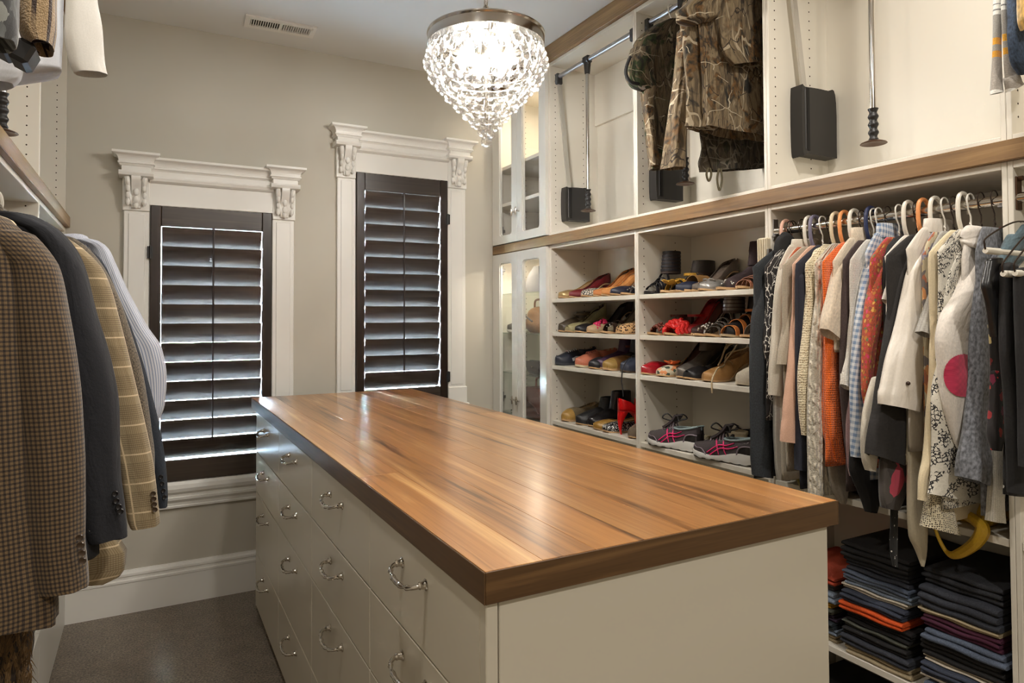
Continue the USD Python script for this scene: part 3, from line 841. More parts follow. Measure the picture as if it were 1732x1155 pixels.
def f_camo(name, tone=1.0, green=0.0):
    """woodland print: bark-like vertical streaks, leaf blotches, pale branches"""
    f = Fab(name, .82, .06, .9)
    t = tone
    bark = f.noise(42, 7, 5, 1.2)
    col = f.ramp(bark, [(.22, np.array((38, 32, 24)) * t), (.40, np.array((92, 76, 54)) * t), (.52, np.array((150, 130, 98)) * t), (.60, np.array((110, 92, 66)) * t), (.75, np.array((196, 178, 146)) * t)])
    leaf = f.noise(16, 12, 4, 1.0)
    col = f.mix(f.ramp(leaf, [(.54, (0, 0, 0)), (.60, (255, 255, 255))]), col, f.ramp(f.noise(70, 50, 3), [(.35, np.array((40 - 10 * green, 36 + 6 * green, 22)) * t), (.6, np.array((120 - 50 * green, 84 + 4 * green, 38)) * t)]))
    dk = f.noise(15, 9, 4, .8)
    col = f.mix(f.ramp(dk, [(.58, (0, 0, 0)), (.66, (255, 255, 255))]), col, np.array((30, 28, 20)) * t)
    for (sx, sy, w, c) in ((11, 5, .017, (190, 174, 146)), (17, 9, .016, (52, 40, 26)), (6, 12, .014, (204, 190, 164))):
        v = f.scaled(sx, sy, .4 * w * 40)
        nz = f.n('noise_texture', [(v, 'vector')], scale=1.2, detail=2.0)
        vv = f.n('mix', [(v, 'color1'), (nz + '.color', 'color2')], mix_type='add', fac=.8)
        e = f.n('voronoi_texture', [(vv + '.color', 'vector')], scale=1.0, feature='distance_to_edge')
        m = f.math('multiply', f.math('less_than', e + '.distance', w), f.math('greater_than', f.noise(sx * .5, sy * .5, 2), .51))
        col = f.mix(m, col, np.array(c) * t)
    f.bump(f.noise(160), .3, .003)
    return f.done(col)


def f_bands(name, stops, z0, z1, rough=.9):
    """horizontal bands at fixed heights of the garment: stops from z0 (bottom) to z1 (top)"""
    f = Fab(name, rough, .25)
    q = f.n('separate_xyz', [('tc.object', 'vector')])
    t = f.n('map_range', [(q + '.z', 'value')], from_min=z0, from_max=z1, to_min=0.0, to_max=1.0)
    col = f.ramp(t + '.result', stops, False)
    col = f.mix(.35, col, f.ramp(f.noise(420, 300), [(.3, (150, 150, 150)), (.7, (255, 255, 255))]), 'multiply')
    f.bump(f.noise(400), .3, .003)
    return f.done(col)


# ------------------------------------------------------------------ hanging clothes
def cloth(y, rows, b, seed=0, folds=(3, .09), n=40, k=30, close=(True, True), flare=0.0):
    """a hanging tube of cloth whose outline the photograph shows: rows of (left px, right px, py[, drop of the right end]) seen on the plane y;
    b: half its thickness along y. Returns the mesh and its uv in metres."""
    r = np.random.default_rng(1000 + seed)
    rows = np.array([tuple(q) + (0,) * (4 - len(q)) for q in rows], float)
    t = np.r_[0, np.cumsum(np.abs(np.diff(rows[:, 2])) + 1e-3)]; t /= t[-1]
    from scipy.interpolate import PchipInterpolator
    q = PchipInterpolator(t, rows)(np.linspace(0, 1, n)) if len(rows) > 2 else np.stack([np.interp(np.linspace(0, 1, n), t, rows[:, j]) for j in range(4)], 1)
    th = np.linspace(0, 2 * PI, k + 1) + .8
    ph = r.uniform(0, 6.28, 4); R = []
    for i, (Lp, Rp, py, dp) in enumerate(q):
        s = i / (n - 1)
        A, B = at(Lp, py, 1, y), at(Rp, py + dp, 1, y)
        C, H = (A + B) / 2, (B - A) / 2
        m = abs((C[0] - EYE[0]) / (y - EYE[1])); hw = abs(H[0])
        bb = min(b, .72 * hw / max(m, .05)) if m > .3 else b
        a = math.sqrt(max(hw * hw - (m * bb) ** 2, (.3 * hw) ** 2))
        amp = folds[1] * (.35 + .65 * s)
        f = 1 + amp * (np.sin(folds[0] * th + ph[0] + 2.2 * s) * .6 + .5 * np.sin((folds[0] + 2) * th + ph[1] - 3 * s) + .35 * np.sin((2 * folds[0] + 3) * th + ph[2] + 4 * s))
        f = f + amp * .5 * (meshkit.noise(np.stack([np.cos(th) * 1.6 + 9 * seed, np.sin(th) * 1.6, np.full(k + 1, s * 9)], 1), seed) - .5)
        f[-1] = f[0]
        ct, st = np.cos(th), np.sin(th)
        ex = .8
        X = np.sign(ct) * np.abs(ct) ** ex * f; Y = np.sign(st) * np.abs(st) ** ex * f
        R.append(np.stack([C[0] + a * X, y + bb * Y, C[2] + H[2] * X], 1))
    R = np.array(R)
    down = R[-1].mean(0) - R[-2].mean(0); up = R[0].mean(0) - R[1].mean(0)

    def dome(ring, d, fr):
        c = ring.mean(0); return c + (ring - c) * fr + d
    pre = [dome(R[0], up * .9, .02), dome(R[0], up * .7, .55), dome(R[0], up * .35, .88)] if close[0] else []
    dn = down / (np.linalg.norm(down) + 1e-9)
    post = [R[-1], dome(R[-1], dn * 0, .90), dome(R[-1], -dn * .03, .84), dome(R[-1], -dn * .03, .02)] if close[1] else []
    R = np.array(pre + list(R) + post)
    nn = len(R)
    per = np.linalg.norm(np.diff(R[nn // 2], axis=0), axis=1); u = np.r_[0, np.cumsum(per)]
    UV = np.stack([np.broadcast_to(u, (nn, k + 1)), R[:, :, 2]], -1).reshape(-1, 2)
    m = loft(R, caps=False, closed=False)
    ctr = np.repeat((R[:-1].mean(1) + R[1:].mean(1)) / 2, k, 0)
    if np.einsum('ij,ij->i', m.face_normals, m.triangles_center - np.vstack([ctr, ctr])).mean() < 0:
        m.invert()
    return m, UV


def torso(y, xc, hw, z_neck, z_sh, z_hem, b, seed=0, neck=.06, n=30, k=26, xn=None):
    """body of a hanging garment in world measures, its wide face across the rod"""
    r = np.random.default_rng(2000 + seed); ph = r.uniform(0, 6.28, 3)
    zs = np.r_[np.linspace(z_neck, z_sh, 8), np.linspace(z_sh - .02, z_hem, n - 8)]
    th = np.linspace(0, 2 * PI, k + 1) + .8; R = []
    for i, z in enumerate(zs):
        s = i / (n - 1)
        if z >= z_sh:
            t = (z_neck - z) / (z_neck - z_sh); w = neck + (hw - neck) * t ** .9; xi = xc if xn is None else xn + (xc - xn) * t
        else:
            w = hw * (1 + .03 * math.sin(5 * s + ph[0])); xi = xc
        bb = b * (.55 + .45 * min(1, 3 * s))
        f = 1 + .06 * np.sin(4 * th + ph[1] + 3 * s) * s + .05 * np.sin(7 * th + ph[2]) * s; f[-1] = f[0]
        ct, st = np.cos(th), np.sin(th)
        R.append(np.stack([xi + w * np.sign(ct) * np.abs(ct) ** .6 * (1 + .02 * (f - 1)), y + bb * np.sign(st) * np.abs(st) ** .8 * f, np.full(k + 1, z)], 1))
    R = [R[0].mean(0) + (R[0] - R[0].mean(0)) * .05] + R + [R[-1].mean(0) + (R[-1] - R[-1].mean(0)) * .05]
    R = np.array(R); nn = len(R)
    per = np.linalg.norm(np.diff(R[nn // 2], axis=0), axis=1); u = np.r_[0, np.cumsum(per)]
    UV = np.stack([np.broadcast_to(u, (nn, k + 1)), R[:, :, 2]], -1).reshape(-1, 2)
    m = loft(R, caps=False, closed=False)
    if np.einsum('ij,ij->i', m.face_normals, m.triangles_center - R.mean((0, 1))).mean() < 0:
        m.invert()
    return m, UV


def collar(y, xc, z, rx, ry, h, lean=0.0):
    """a standing, folded collar round the hanger's neck"""
    R = []
    a = np.linspace(0, 2 * PI, 22)
    for d, dz in ((1.0, 0), (1.05, .5 * h), (.98, h), (.86, h * 1.02), (.84, .45 * h), (.9, 0), (1.0, 0)):
        R.append(np.stack([xc + rx * d * np.cos(a), y + ry * d * np.sin(a), z + dz + lean * np.cos(a)], 1))
    m = loft(np.array(R), caps=False, closed=False)
    if m.volume < 0:
        m.invert()
    uv = np.stack([m.vertices[:, 0] * 2, m.vertices[:, 2]], 1)
    return m, uv


RODX, RODZ = 1.822, 1.606
HANGY = []                                    # where garments hang on the crowded rod


def put(name, mu, m, t):
    return obj(name, mu[0], m, t, uv=mu[1])


def garment(name, label, cat, fab, y, sleeve=None, hem=None, hw=.185, b=.012, sb=.016, seed=0, neck_z=1.535, sh_z=1.475, group='clothes on the crowded rod', col=None, folds=(3, .09), body_fab=None, xc=None, extra=None, back=True, sname='sleeve', sfab=None):
    """a garment on the right-hand rod: body across the rod, the sleeve that the photograph shows, and the other sleeve behind"""
    t = thing(name, label, cat, group)
    xc = (RODX + .018) if xc is None else xc
    if hem is not None:
        HANGY.append(y)
        xr = xc + hw
        if sleeve:                                                   # the body starts inside the sleeve's outer edge
            q = np.array([at(r_[0], r_[2], 1, y)[0] for r_ in sleeve])
            xl = max(xc - hw, float(q[min(2, len(q) - 1)]) + .004)
            hw = (xr - xl) / 2
        put('body', torso(y, xr - hw, hw, neck_z, sh_z, hem, b, seed, xn=RODX + .004), body_fab or fab, t)
    if sleeve:
        put(sname, cloth(y, sleeve, sb, seed, folds), sfab or fab, t)
        if hem is not None and back and sname == 'sleeve':
            L = 1.32 + .0
            zb = at(sleeve[-1][0], sleeve[-1][2], 1, y)[2]
            put('sleeve', torso(y, xr - .012, .045, sh_z + .005, sh_z - .04, max(zb, hem - .02), b, seed + 50, .02, 16, 14), sfab or fab, t)
    if col:
        put('collar', collar(y, xc - .006, neck_z - .012, .058, b * 1.15 + .004, col), fab, t)
    if extra:
        extra(t)
    return t

# ------------------------------------------------------------------ the crowded rod on the right
rod = thing('closet_rod', 'shiny oval chrome rod carrying the crowded women\'s clothes', 'rod')
obj('pole', moved(tube([(0, YD[4] + TP, 0), (0, YD[3] - TP, 0)], .013, 16), (RODX, 0, RODZ - .006), scale=None), M_chrome, rod)
for yy, s in ((YD[3] - TP, -1), (YD[4] + TP, 1)):
    obj('bracket', cat_([box(RODX - .013, RODX + .013, yy, yy + s * .004, RODZ - .035, RODZ + .035, .003), box(RODX - .017, RODX + .017, yy, yy + s * .014, RODZ - .024, RODZ - .018, .002)]), M_steel, rod)
rod2 = thing('closet_rod', 'shiny chrome rod at the right edge carrying the black trousers', 'rod')
obj('pole', tube([(RODX, YD[5] + TP, RODZ - .006), (RODX, YD[4] - TP, RODZ - .006)], .013, 16), M_chrome, rod2)
M_bronze = plain('dark_bronze', (88, 64, 48), .35, metal=.7)
for yy, s in ((YD[4] - TP, -1),):
    obj('bracket', cat_([box(RODX - .013, RODX + .013, yy, yy + s * .004, RODZ - .035, RODZ + .045, .003), tube([(RODX, yy, RODZ + .04), (RODX, yy - .012, RODZ + .04)], .006, 8)]), M_bronze, rod2)

F_charcoal = f_plain('charcoal_wool', (46, 50, 54), .2, 300)
F_greyknit = f_plain('grey_boucle', (128, 128, 128), .3, 160, bump=.6)
F_scrib = f_lines('black_white_scribble', (28, 24, 24), (226, 222, 214), 44, 22, .03, 1.6)
F_cream = f_plain('cream_fleece', (206, 198, 182), .05, 400)
F_bgknit = f_knit('beige_fine_knit', (176, 164, 144), 80, 120, .2, .94)
F_rust = f_plain('rust_cotton', (176, 84, 44), .1)
F_peach = f_plain('peach_sweatshirt', (206, 164, 140), .05, 500)
F_navy = f_plain('navy_cotton', (38, 40, 52), .15)
F_lace = f_lace('ecru_open_knit', (222, 208, 176), (150, 130, 98), 190, .30)
F_cable = f_cable('ivory_cable_knit', (218, 208, 188))
F_oat = f_plain('oatmeal_knit', (212, 196, 174), .08, 220, bump=.5)
F_orange = f_knit('orange_chunky_knit', (255, 112, 22), 60, 50, .6, .9, 3.0)
F_brown = f_plain('dark_brown_knit', (66, 52, 50), .15, 300)
F_waffle = f_knit('white_waffle_knit', (214, 208, 198), 70, 70, .3, .94)
F_gingham = f_check('blue_gingham', (216, 218, 220), (140, 158, 182), 62, 62, .5, .6, .2, (116, 138, 168), .12)
F_gingham2 = f_check('grey_gingham', (206, 206, 206), (84, 88, 104), 34, 34, .5, .6, .25, (72, 76, 92))
F_paisley = f_multi('red_mustard_print', [(0, (196, 40, 70)), (.22, (176, 120, 40)), (.42, (190, 60, 40)), (.55, (206, 160, 70)), (.68, (120, 60, 40)), (.8, (200, 50, 100)), (.9, (96, 110, 70))], 125, 90, (172, 72, 40), .42, line=((110, 50, 36), .022))
F_black = f_plain('black_jersey', (26, 25, 26), .2)
F_blackcoat = f_plain('black_coat_cloth', (38, 35, 34), .15, 300)
F_white = f_plain('white_cotton', (222, 214, 202), .03, 400)
F_satin = f_plain('white_satin', (226, 218, 206), .02, 300, .38, .1, .1)
F_floralsheer = f_multi('floral_sheer', [(0, (196, 182, 150)), (.3, (214, 150, 96)), (.45, (120, 112, 110)), (.6, (206, 192, 160)), (.75, (178, 110, 80)), (.88, (140, 136, 150))], 70, 40)
F_greymel = f_knit('grey_melange_rib', (168, 164, 156), 40, 160, .2, .92)
F_creamcard = f_plain('cream_cardigan', (216, 200, 166), .04, 400)
F_scroll = f_lines('black_white_scroll', (214, 208, 194), (28, 24, 26), 150, 110, .11, 1.8, (206, 200, 186))
F_hoodie = f_plain('white_fleece', (222, 214, 204), .05, 250)
F_heather = f_plain('heather_grey_slub', (112, 114, 120), .38, 150, bump=.4)
F_bfloral = f_multi('black_floral', [(0, (24, 20, 20)), (.55, (196, 176, 120)), (.68, (120, 30, 30)), (.78, (28, 22, 22)), (.92, (170, 150, 100))], 70, 46, (24, 20, 20), .48)
F_bred = f_multi('black_red_floral', [(0, (24, 18, 20)), (.5, (150, 36, 40)), (.68, (196, 60, 44)), (.78, (28, 22, 22)), (.9, (120, 24, 60))], 70, 44, (26, 20, 22), .48)
F_bsatin = f_plain('black_satin', (22, 22, 24), .1, 300, .32, .1, .1)
F_thermal = f_knit('offwhite_thermal', (210, 204, 190), 60, 120, .3, .93)
F_crochet = f_lace('cream_crochet', (222, 210, 180), (70, 58, 46), 300, .34)
F_silk = f_plain('cream_silk', (206, 196, 172), .03, 200, .45, .1, .1)
F_bprint = f_multi('grey_pink_print', [(0, (66, 60, 58)), (.45, (196, 70, 92)), (.6, (84, 78, 74)), (.8, (44, 40, 40)), (.9, (170, 60, 50))], 22, 16)
F_blackdot = f_multi('black_white_speckle', [(0, (230, 226, 216)), (.5, (200, 196, 186))], 50, 40, (22, 20, 20), .22, dist=.3)
F_taupe = f_plain('taupe_scarf', (160, 150, 136), .06, 300)
F_dot = f_multi('polka_dot_strap', [(0, (225, 222, 214))], 85, 85, (20, 20, 22), .2, dist=0.0)
F_mauve = f_plain('dusty_mauve', (150, 120, 120), .1)
F_olive = f_plain('olive_satin', (150, 140, 60), .1, 200, .45)
F_red = f_plain('red_satin', (178, 24, 42), .08, 200, .4)
F_teal = f_plain('teal_grey_cloth', (84, 104, 112), .15, 200)
M_button = plain('dark_brown_button', (52, 34, 26), .3)

garment('coat', 'long charcoal coat with grey knit collar, first on the left of the crowded rod', 'coat', F_charcoal, 1.478, [(1289, 1303, 468), (1282, 1307, 492), (1271, 1303, 540), (1268, 1296, 610), (1269, 1307, 690), (1270, 1308, 770), (1273, 1307, 804, 4)], .82, .175, .011, seed=1,
        extra=lambda t: put('collar', cloth(1.478, [(1290, 1312, 452), (1289, 1316, 470), (1286, 1306, 486)], .014, 2), F_greyknit, t))
garment('blouse', 'black blouse with white scribbled lines, beside the charcoal coat', 'blouse', F_scrib, 1.452, [(1303, 1320, 470), (1297, 1314, 500), (1293, 1314, 540), (1290, 1311, 580), (1294, 1306, 606, 8)], 1.0, .16, .010, seed=3)
garment('sweater', 'off-white mock-neck sweater with a long plain sleeve, left part of the crowded rod', 'sweater', F_cream, 1.418, [(1352, 1384, 408), (1330, 1372, 430), (1317, 1350, 456), (1309, 1338, 510), (1304, 1330, 580), (1300, 1327, 640), (1300, 1327, 668, 3)], .82, .185, .013, .018, seed=4, col=.03, neck_z=1.545, sh_z=1.48)
garment('top', 'rust-coloured top, a narrow glimpse between off-white and peach sleeves', 'top', F_rust, 1.392, [(1338, 1350, 448), (1330, 1346, 480), (1326, 1340, 530), (1324, 1336, 560)], .95, .15, .010, seed=5)
garment('cardigan', 'thin beige knit cardigan with a ribbed cuff, left of the peach sweatshirt', 'cardigan', F_bgknit, 1.372, [(1346, 1362, 452), (1334, 1352, 500), (1324, 1344, 550), (1315, 1337, 600), (1313, 1332, 616)], .86, .17, .010, seed=6)
garment('sweatshirt', 'peach sweatshirt with a seamed wide cuff', 'sweatshirt', F_peach, 1.345, [(1352, 1378, 452), (1346, 1364, 480), (1340, 1358, 525), (1330, 1355, 640), (1324, 1352, 706), (1324, 1352, 709), (1323, 1353, 712), (1321, 1358, 747, 3)], .88, .18, .012, seed=7, folds=(2, .06))
garment('shirt', 'navy shirt whose dark hem shows below the peach sweatshirt', 'shirt', F_navy, 1.322, [(1345, 1364, 470), (1345, 1366, 600), (1344, 1366, 740), (1344, 1364, 795)], .82, .17, .010, seed=8)
garment('cardigan', 'ecru open-knit cardigan full of small holes', 'cardigan', F_lace, 1.300, [(1376, 1400, 424), (1367, 1386, 452), (1362, 1378, 500), (1357, 1374, 560), (1349, 1368, 640), (1351, 1367, 690), (1356, 1367, 736)], .86, .18, .012, seed=9, folds=(2, .05))
garment('cardigan', 'long ivory cable-knit cardigan hanging down to the countertop edge', 'cardigan', F_cable, 1.272, [(1394, 1416, 440), (1384, 1406, 470), (1378, 1401, 510), (1369, 1393, 600), (1365, 1391, 690), (1366, 1391, 770), (1367, 1392, 838)], .81, .18, .013, .018, seed=10, folds=(2, .05))
garment('cape_sweater', 'short oatmeal cape sweater with a rolled neck, above the orange knit', 'sweater', F_oat, 1.2165, [(1440, 1466, 420), (1424, 1458, 434), (1408, 1436, 458), (1398, 1427, 500), (1387, 1423, 546), (1386, 1419, 556, 20)], 1.22, .18, .014, .022, seed=11, col=.042, neck_z=1.545, sh_z=1.475)
garment('sweater', 'bright orange chunky-knit sweater with a flared ribbed cuff', 'sweater', F_orange, 1.2405, [(1400, 1426, 500), (1394, 1420, 560), (1392, 1417, 600), (1390, 1421, 680), (1392, 1424, 730), (1398, 1427, 758), (1403, 1431, 780, 4)], .90, .17, .012, .022, seed=12)
garment('cardigan', 'dark brown cardigan between the orange knit and the white waffle knit', 'cardigan', F_brown, 1.190, [(1462, 1492, 430), (1432, 1470, 452), (1425, 1448, 475), (1421, 1440, 560), (1420, 1440, 640), (1424, 1441, 700), (1430, 1452, 760), (1434, 1460, 786)], .84, .18, .012, seed=13)
garment('top', 'white waffle-knit top with a flared cuff left of the blue gingham', 'top', F_waffle, 1.166, [(1450, 1466, 452), (1442, 1458, 480), (1438, 1450, 520), (1434, 1448, 560), (1430, 1442, 605), (1424, 1438, 630), (1421, 1440, 650, 10)], .86, .17, .011, seed=14)
garment('shirt', 'blue and white gingham shirt with a collar', 'shirt', F_gingham, 1.140, [(1490, 1524, 412), (1474, 1510, 428), (1462, 1492, 450), (1452, 1474, 498), (1440, 1461, 594), (1437, 1456, 656), (1438, 1466, 715), (1438, 1465, 748), (1439, 1460, 773)], .88, .18, .012, .018, seed=15, col=.04, neck_z=1.55, sh_z=1.49)
garment('blouse', 'red and mustard paisley blouse with a pointed sleeve end', 'blouse', F_paisley, 1.108, [(1500, 1530, 428), (1484, 1516, 446), (1472, 1502, 475), (1464, 1496, 510), (1460, 1490, 545), (1457, 1480, 605), (1456, 1475, 655), (1462, 1471, 690)], .92, .18, .013, .020, seed=16)
garment('dress', 'black short-sleeved dress right of the paisley blouse', 'dress', F_black, 1.082, [(1512, 1548, 402), (1500, 1540, 420), (1494, 1530, 460), (1492, 1520, 490)], .82, .18, .012, seed=17)
garment('tee', 'small cream tee, its short sleeve poking out under a black shoulder', 'shirt', F_white, 1.060, [(1514, 1530, 440), (1504, 1520, 470), (1496, 1514, 492), (1492, 1510, 506, 12)], 1.1, .17, .010, seed=18)
garment('coat', 'long black coat behind the white satin shirt', 'coat', F_blackcoat, 1.043, [(1530, 1560, 420), (1510, 1540, 470), (1500, 1526, 530), (1490, 1516, 595), (1478, 1528, 670), (1466, 1530, 745), (1464, 1526, 768, 18)], .95, .18, .012, .024, seed=19)
garment('shirt', 'white satin shirt with a wide buttoned cuff, middle of the crowded rod', 'shirt', F_satin, 1.012, [(1558, 1590, 418), (1544, 1576, 434), (1532, 1562, 462), (1524, 1558, 500), (1515, 1556, 545), (1499, 1558, 612), (1491, 1556, 655), (1490, 1556, 660), (1488, 1556, 664), (1487, 1553, 684, 12)], .98, .185, .012, .026, seed=20, col=.036, neck_z=1.55, sh_z=1.49, folds=(3, .13),
        extra=lambda t: obj('button', trimesh.creation.icosphere(2, .005).apply_translation(at(1523, 646, 1, 1.012) + np.array([-.018, -.030, 0])), M_button, t))
garment('blouse', 'sheer floral blouse in cream, orange and grey, right of the white satin shirt', 'blouse', F_floralsheer, .988, [(1584, 1604, 438), (1572, 1592, 480), (1560, 1582, 540), (1558, 1580, 600), (1560, 1578, 650), (1562, 1574, 705)], .90, .18, .011, seed=21)
garment('tee', 'grey melange tee whose wide short sleeve hangs open', 'shirt', F_greymel, .966, [(1600, 1616, 440), (1588, 1606, 462), (1572, 1592, 495), (1560, 1586, 530), (1549, 1579, 560, 12)], .95, .18, .011, .018, seed=22)
def card_buttons(t):
    for (u, v) in ((1580, 580), (1576, 607), (1584, 626), (1580, 652)):
        obj('button', moved(trimesh.creation.icosphere(2, .0055), at(u, v, 1, .944) + np.array([-.010, -.020, 0])), M_button, t)
garment('cardigan', 'cream cardigan with small dark buttons and a long thin cuff', 'cardigan', F_creamcard, .944, [(1596, 1612, 470), (1580, 1596, 520), (1573, 1590, 570), (1571, 1590, 640), (1566, 1584, 700), (1561, 1582, 770), (1553, 1568, 815), (1552, 1567, 846)], .82, .17, .011, seed=23, extra=card_buttons, folds=(2, .05))
garment('dress', 'black and white scroll-print dress reaching low under the white hoodie', 'dress', F_scroll, .926, [(1606, 1636, 430), (1592, 1620, 470), (1586, 1616, 520), (1585, 1620, 600), (1574, 1640, 676), (1577, 1655, 760), (1576, 1668, 820), (1573, 1670, 836, 16)], .86, .18, .012, .02, seed=24)
def hood(t):
    c = at(1655, 412, 1, .902)
    R = []
    for k, (r, z) in enumerate(((.055, -.016), (.064, -.006), (.066, .006), (.058, .016), (.066, .022), (.060, .034), (.048, .038), (.036, .030), (.034, .010))):
        a = np.linspace(0, 2 * PI, 28); R.append(np.stack([c[0] + r * np.cos(a), c[1] + r * .42 * np.sin(a), c[2] + z + .10 * r * np.cos(2 * a + k)], 1))
    m = loft(np.array(R), caps=False, closed=False)
    if m.volume < 0: m.invert()
    put('hood', (m, np.stack([m.vertices[:, 0], m.vertices[:, 2]], 1)), F_hoodie, t)
    put('elbow_patch', patch(.902), F_patch, t)
F_patch = f_check('raspberry_patch', (196, 50, 84), (176, 40, 74), 90, 90, .5, .5, 0, None, .78)
HOOD = [(1650, 1690, 414), (1640, 1678, 432), (1628, 1668, 460), (1606, 1656, 506), (1588, 1648, 540), (1582, 1640, 577), (1584, 1638, 610), (1590, 1634, 672), (1606, 1628, 730), (1618, 1626, 758)]
def patch(y):
    """the oval elbow patch, lying on the sleeve's near face"""
    m, uv = cloth(y, HOOD, .024, 25, (2, .04), 220, 170)
    keep = []
    for i, p in enumerate(m.triangles_center):
        d = p - EYE; u = 866 + PPX + FPX * (d @ RGT) / (d @ FWD); v = 577.5 + PPY - FPX * (d @ UPV) / (d @ FWD)
        ax = np.array([at(np.interp(v, [577, 610, 672], [1611, 1611, 1612]), v, 1, y)[0], y, p[2]])
        if ((u - 1628) / 31) ** 2 + ((v - 635) / 36) ** 2 < 1 and (p - ax) @ (d * [1, 1, 0]) < 0:
            keep.append(i)
    f = m.faces[keep]; used, inv = np.unique(f, return_inverse=True)
    V = m.vertices[used]
    ax = np.stack([np.full(len(V), V[:, 0].mean() + .02), np.full(len(V), y), V[:, 2]], 1)
    n = V - ax; n /= np.linalg.norm(n, axis=1, keepdims=True)
    s = trimesh.Trimesh(V + n * .003, inv.reshape(-1, 3), process=False)
    return s, np.stack([s.vertices[:, 0] + s.vertices[:, 1], s.vertices[:, 2]], 1)
garment('hoodie', 'white hoodie with a raspberry oval elbow patch', 'hoodie', F_hoodie, .902, HOOD, .95, .185, .014, .024, seed=25, extra=hood, folds=(2, .04))
garment('cardigan', 'heather-grey slub cardigan with a long wrinkled sleeve over the post', 'cardigan', F_heather, .872, [(1668, 1700, 428), (1656, 1690, 448), (1650, 1680, 475), (1643, 1674, 520), (1638, 1674, 577), (1635, 1677, 629), (1631, 1672, 690), (1624, 1672, 755), (1620, 1674, 775), (1618, 1673, 800), (1618, 1671, 808, 10)], .85, .15, .010, .026, seed=26, folds=(4, .13), xc=RODX - .02)
garment('thermal_top', 'off-white thermal top whose ribbed cuff hangs by the yellow bag strap', 'top', F_thermal, .858, [(1676, 1706, 600), (1674, 1704, 700), (1672, 1702, 780), (1670, 1700, 822), (1668, 1699, 850), (1666, 1700, 882)], None, seed=27, sb=.02)
garment('blouse', 'black blouse with yellow and red flowers by the right-hand post', 'blouse', F_bfloral, .812, [(1676, 1700, 470), (1670, 1698, 520), (1674, 1702, 580), (1676, 1704, 630)], None, seed=28, sb=.016, group='clothes by the right-hand post',
        extra=lambda t: put('lower_sleeve', cloth(.812, [(1675, 1704, 628), (1674, 1702, 680), (1670, 1700, 730), (1676, 1694, 762)], .016, 128), F_bred, t))
garment('top', 'black satin top with a small peplum, right of the heather-grey cardigan', 'top', F_bsatin, .792, [(1668, 1696, 438), (1664, 1694, 460), (1659, 1694, 484), (1661, 1692, 492), (1668, 1694, 520), (1676, 1700, 570)], None, seed=29, sb=.018, group='clothes by the right-hand post')
F_btrous = f_plain('black_trouser_cloth', (30, 29, 30), .15, 300)
for i, (y, rows, lab) in enumerate(((.770, [(1690, 1722, 452), (1690, 1726, 560), (1700, 1740, 700), (1706, 1750, 835)], 'black trousers hanging from the left-hand white-tipped trouser hanger'),
                                    (.735, [(1714, 1770, 458), (1716, 1780, 560), (1722, 1786, 700), (1724, 1790, 790)], 'black trousers at the very right edge, hanging from the second white-tipped hanger'))):
    tt = thing('trousers', lab, 'trousers', 'black trousers by the right-hand post')
    put('legs', cloth(y, rows, .016, 30 + i, (2, .07)), F_btrous, tt)
garment('skirt', 'black skirt with white specks, low at the right edge behind the trousers', 'skirt', F_blackdot, .800, [(1700, 1750, 740), (1698, 1760, 800), (1700, 1764, 838)], None, seed=33, sname='skirt', group='clothes by the right-hand post')
# lower ends that show under the row
garment('tunic', 'cream crochet tunic with a flared openwork hem over the yellow bag', 'tunic', F_crochet, .952, [(1568, 1600, 690), (1566, 1600, 780), (1567, 1608, 836), (1563, 1612, 862), (1558, 1621, 893, 8)], None, seed=34, sname='flared_hem', sb=.028, folds=(2, .05))
garment('scarf', 'long cream silk scarf hanging lowest of all, right of the pink and grey print', 'scarf', F_silk, 1.0195, [(1540, 1562, 630), (1536, 1566, 690), (1534, 1568, 780), (1534, 1568, 840), (1537, 1567, 905), (1549, 1566, 935), (1558, 1563, 958)], None, seed=35, sname='cloth', sb=.012)
garment('blouse', 'grey blouse with pink blotches hanging low beside the cream silk scarf', 'blouse', F_bprint, 1.056, [(1496, 1526, 620), (1490, 1532, 690), (1487, 1532, 790), (1486, 1530, 830), (1490, 1520, 860)], None, seed=36, sname='hem', sb=.018)
garment('dress', 'plain black dress hem hanging low below the gingham shirt', 'dress', F_black, 1.153, [(1440, 1470, 600), (1440, 1500, 690), (1437, 1488, 790), (1450, 1487, 830), (1462, 1482, 866)], None, seed=37, sname='hem', sb=.018)
garment('scarf', 'taupe scarf end hanging below the orange sweater', 'scarf', F_taupe, 1.256, [(1398, 1426, 620), (1398, 1432, 740), (1400, 1430, 790), (1408, 1433, 830), (1420, 1430, 852)], None, seed=38, sname='cloth', sb=.012)
garment('shirt', 'pale mauve shirt tail below the blue gingham cuff', 'shirt', F_mauve, 1.178, [(1436, 1450, 620), (1432, 1458, 730), (1433, 1456, 780), (1437, 1455, 806)], None, seed=39, sname='tail', sb=.012)
garment('shirt', 'white shirt tail peeping out below the black coat hem', 'shirt', F_cream, 1.072, [(1474, 1492, 640), (1456, 1486, 740), (1458, 1484, 776), (1464, 1482, 796)], None, seed=40, sname='tail', sb=.012)
garment('slip', 'pale grey satin slip hanging behind the charcoal coat, down to the olive strap', 'slip', f_plain('pale_grey_satin', (196, 192, 184), .03, 200, .4), 1.432, [(1310, 1328, 560), (1308, 1332, 620), (1308, 1336, 720), (1310, 1339, 780), (1314, 1336, 812)], None, seed=41, sname='skirt', sb=.016, folds=(4, .12))
garment('blouse', 'cream blouse with rolled black-edged cuff, low left of the crochet tunic', 'blouse', F_silk, 1.0275, [(1534, 1552, 630), (1530, 1556, 690), (1526, 1556, 750), (1526, 1550, 772), (1528, 1552, 786)], None, seed=42, sname='sleeve', sb=.016)
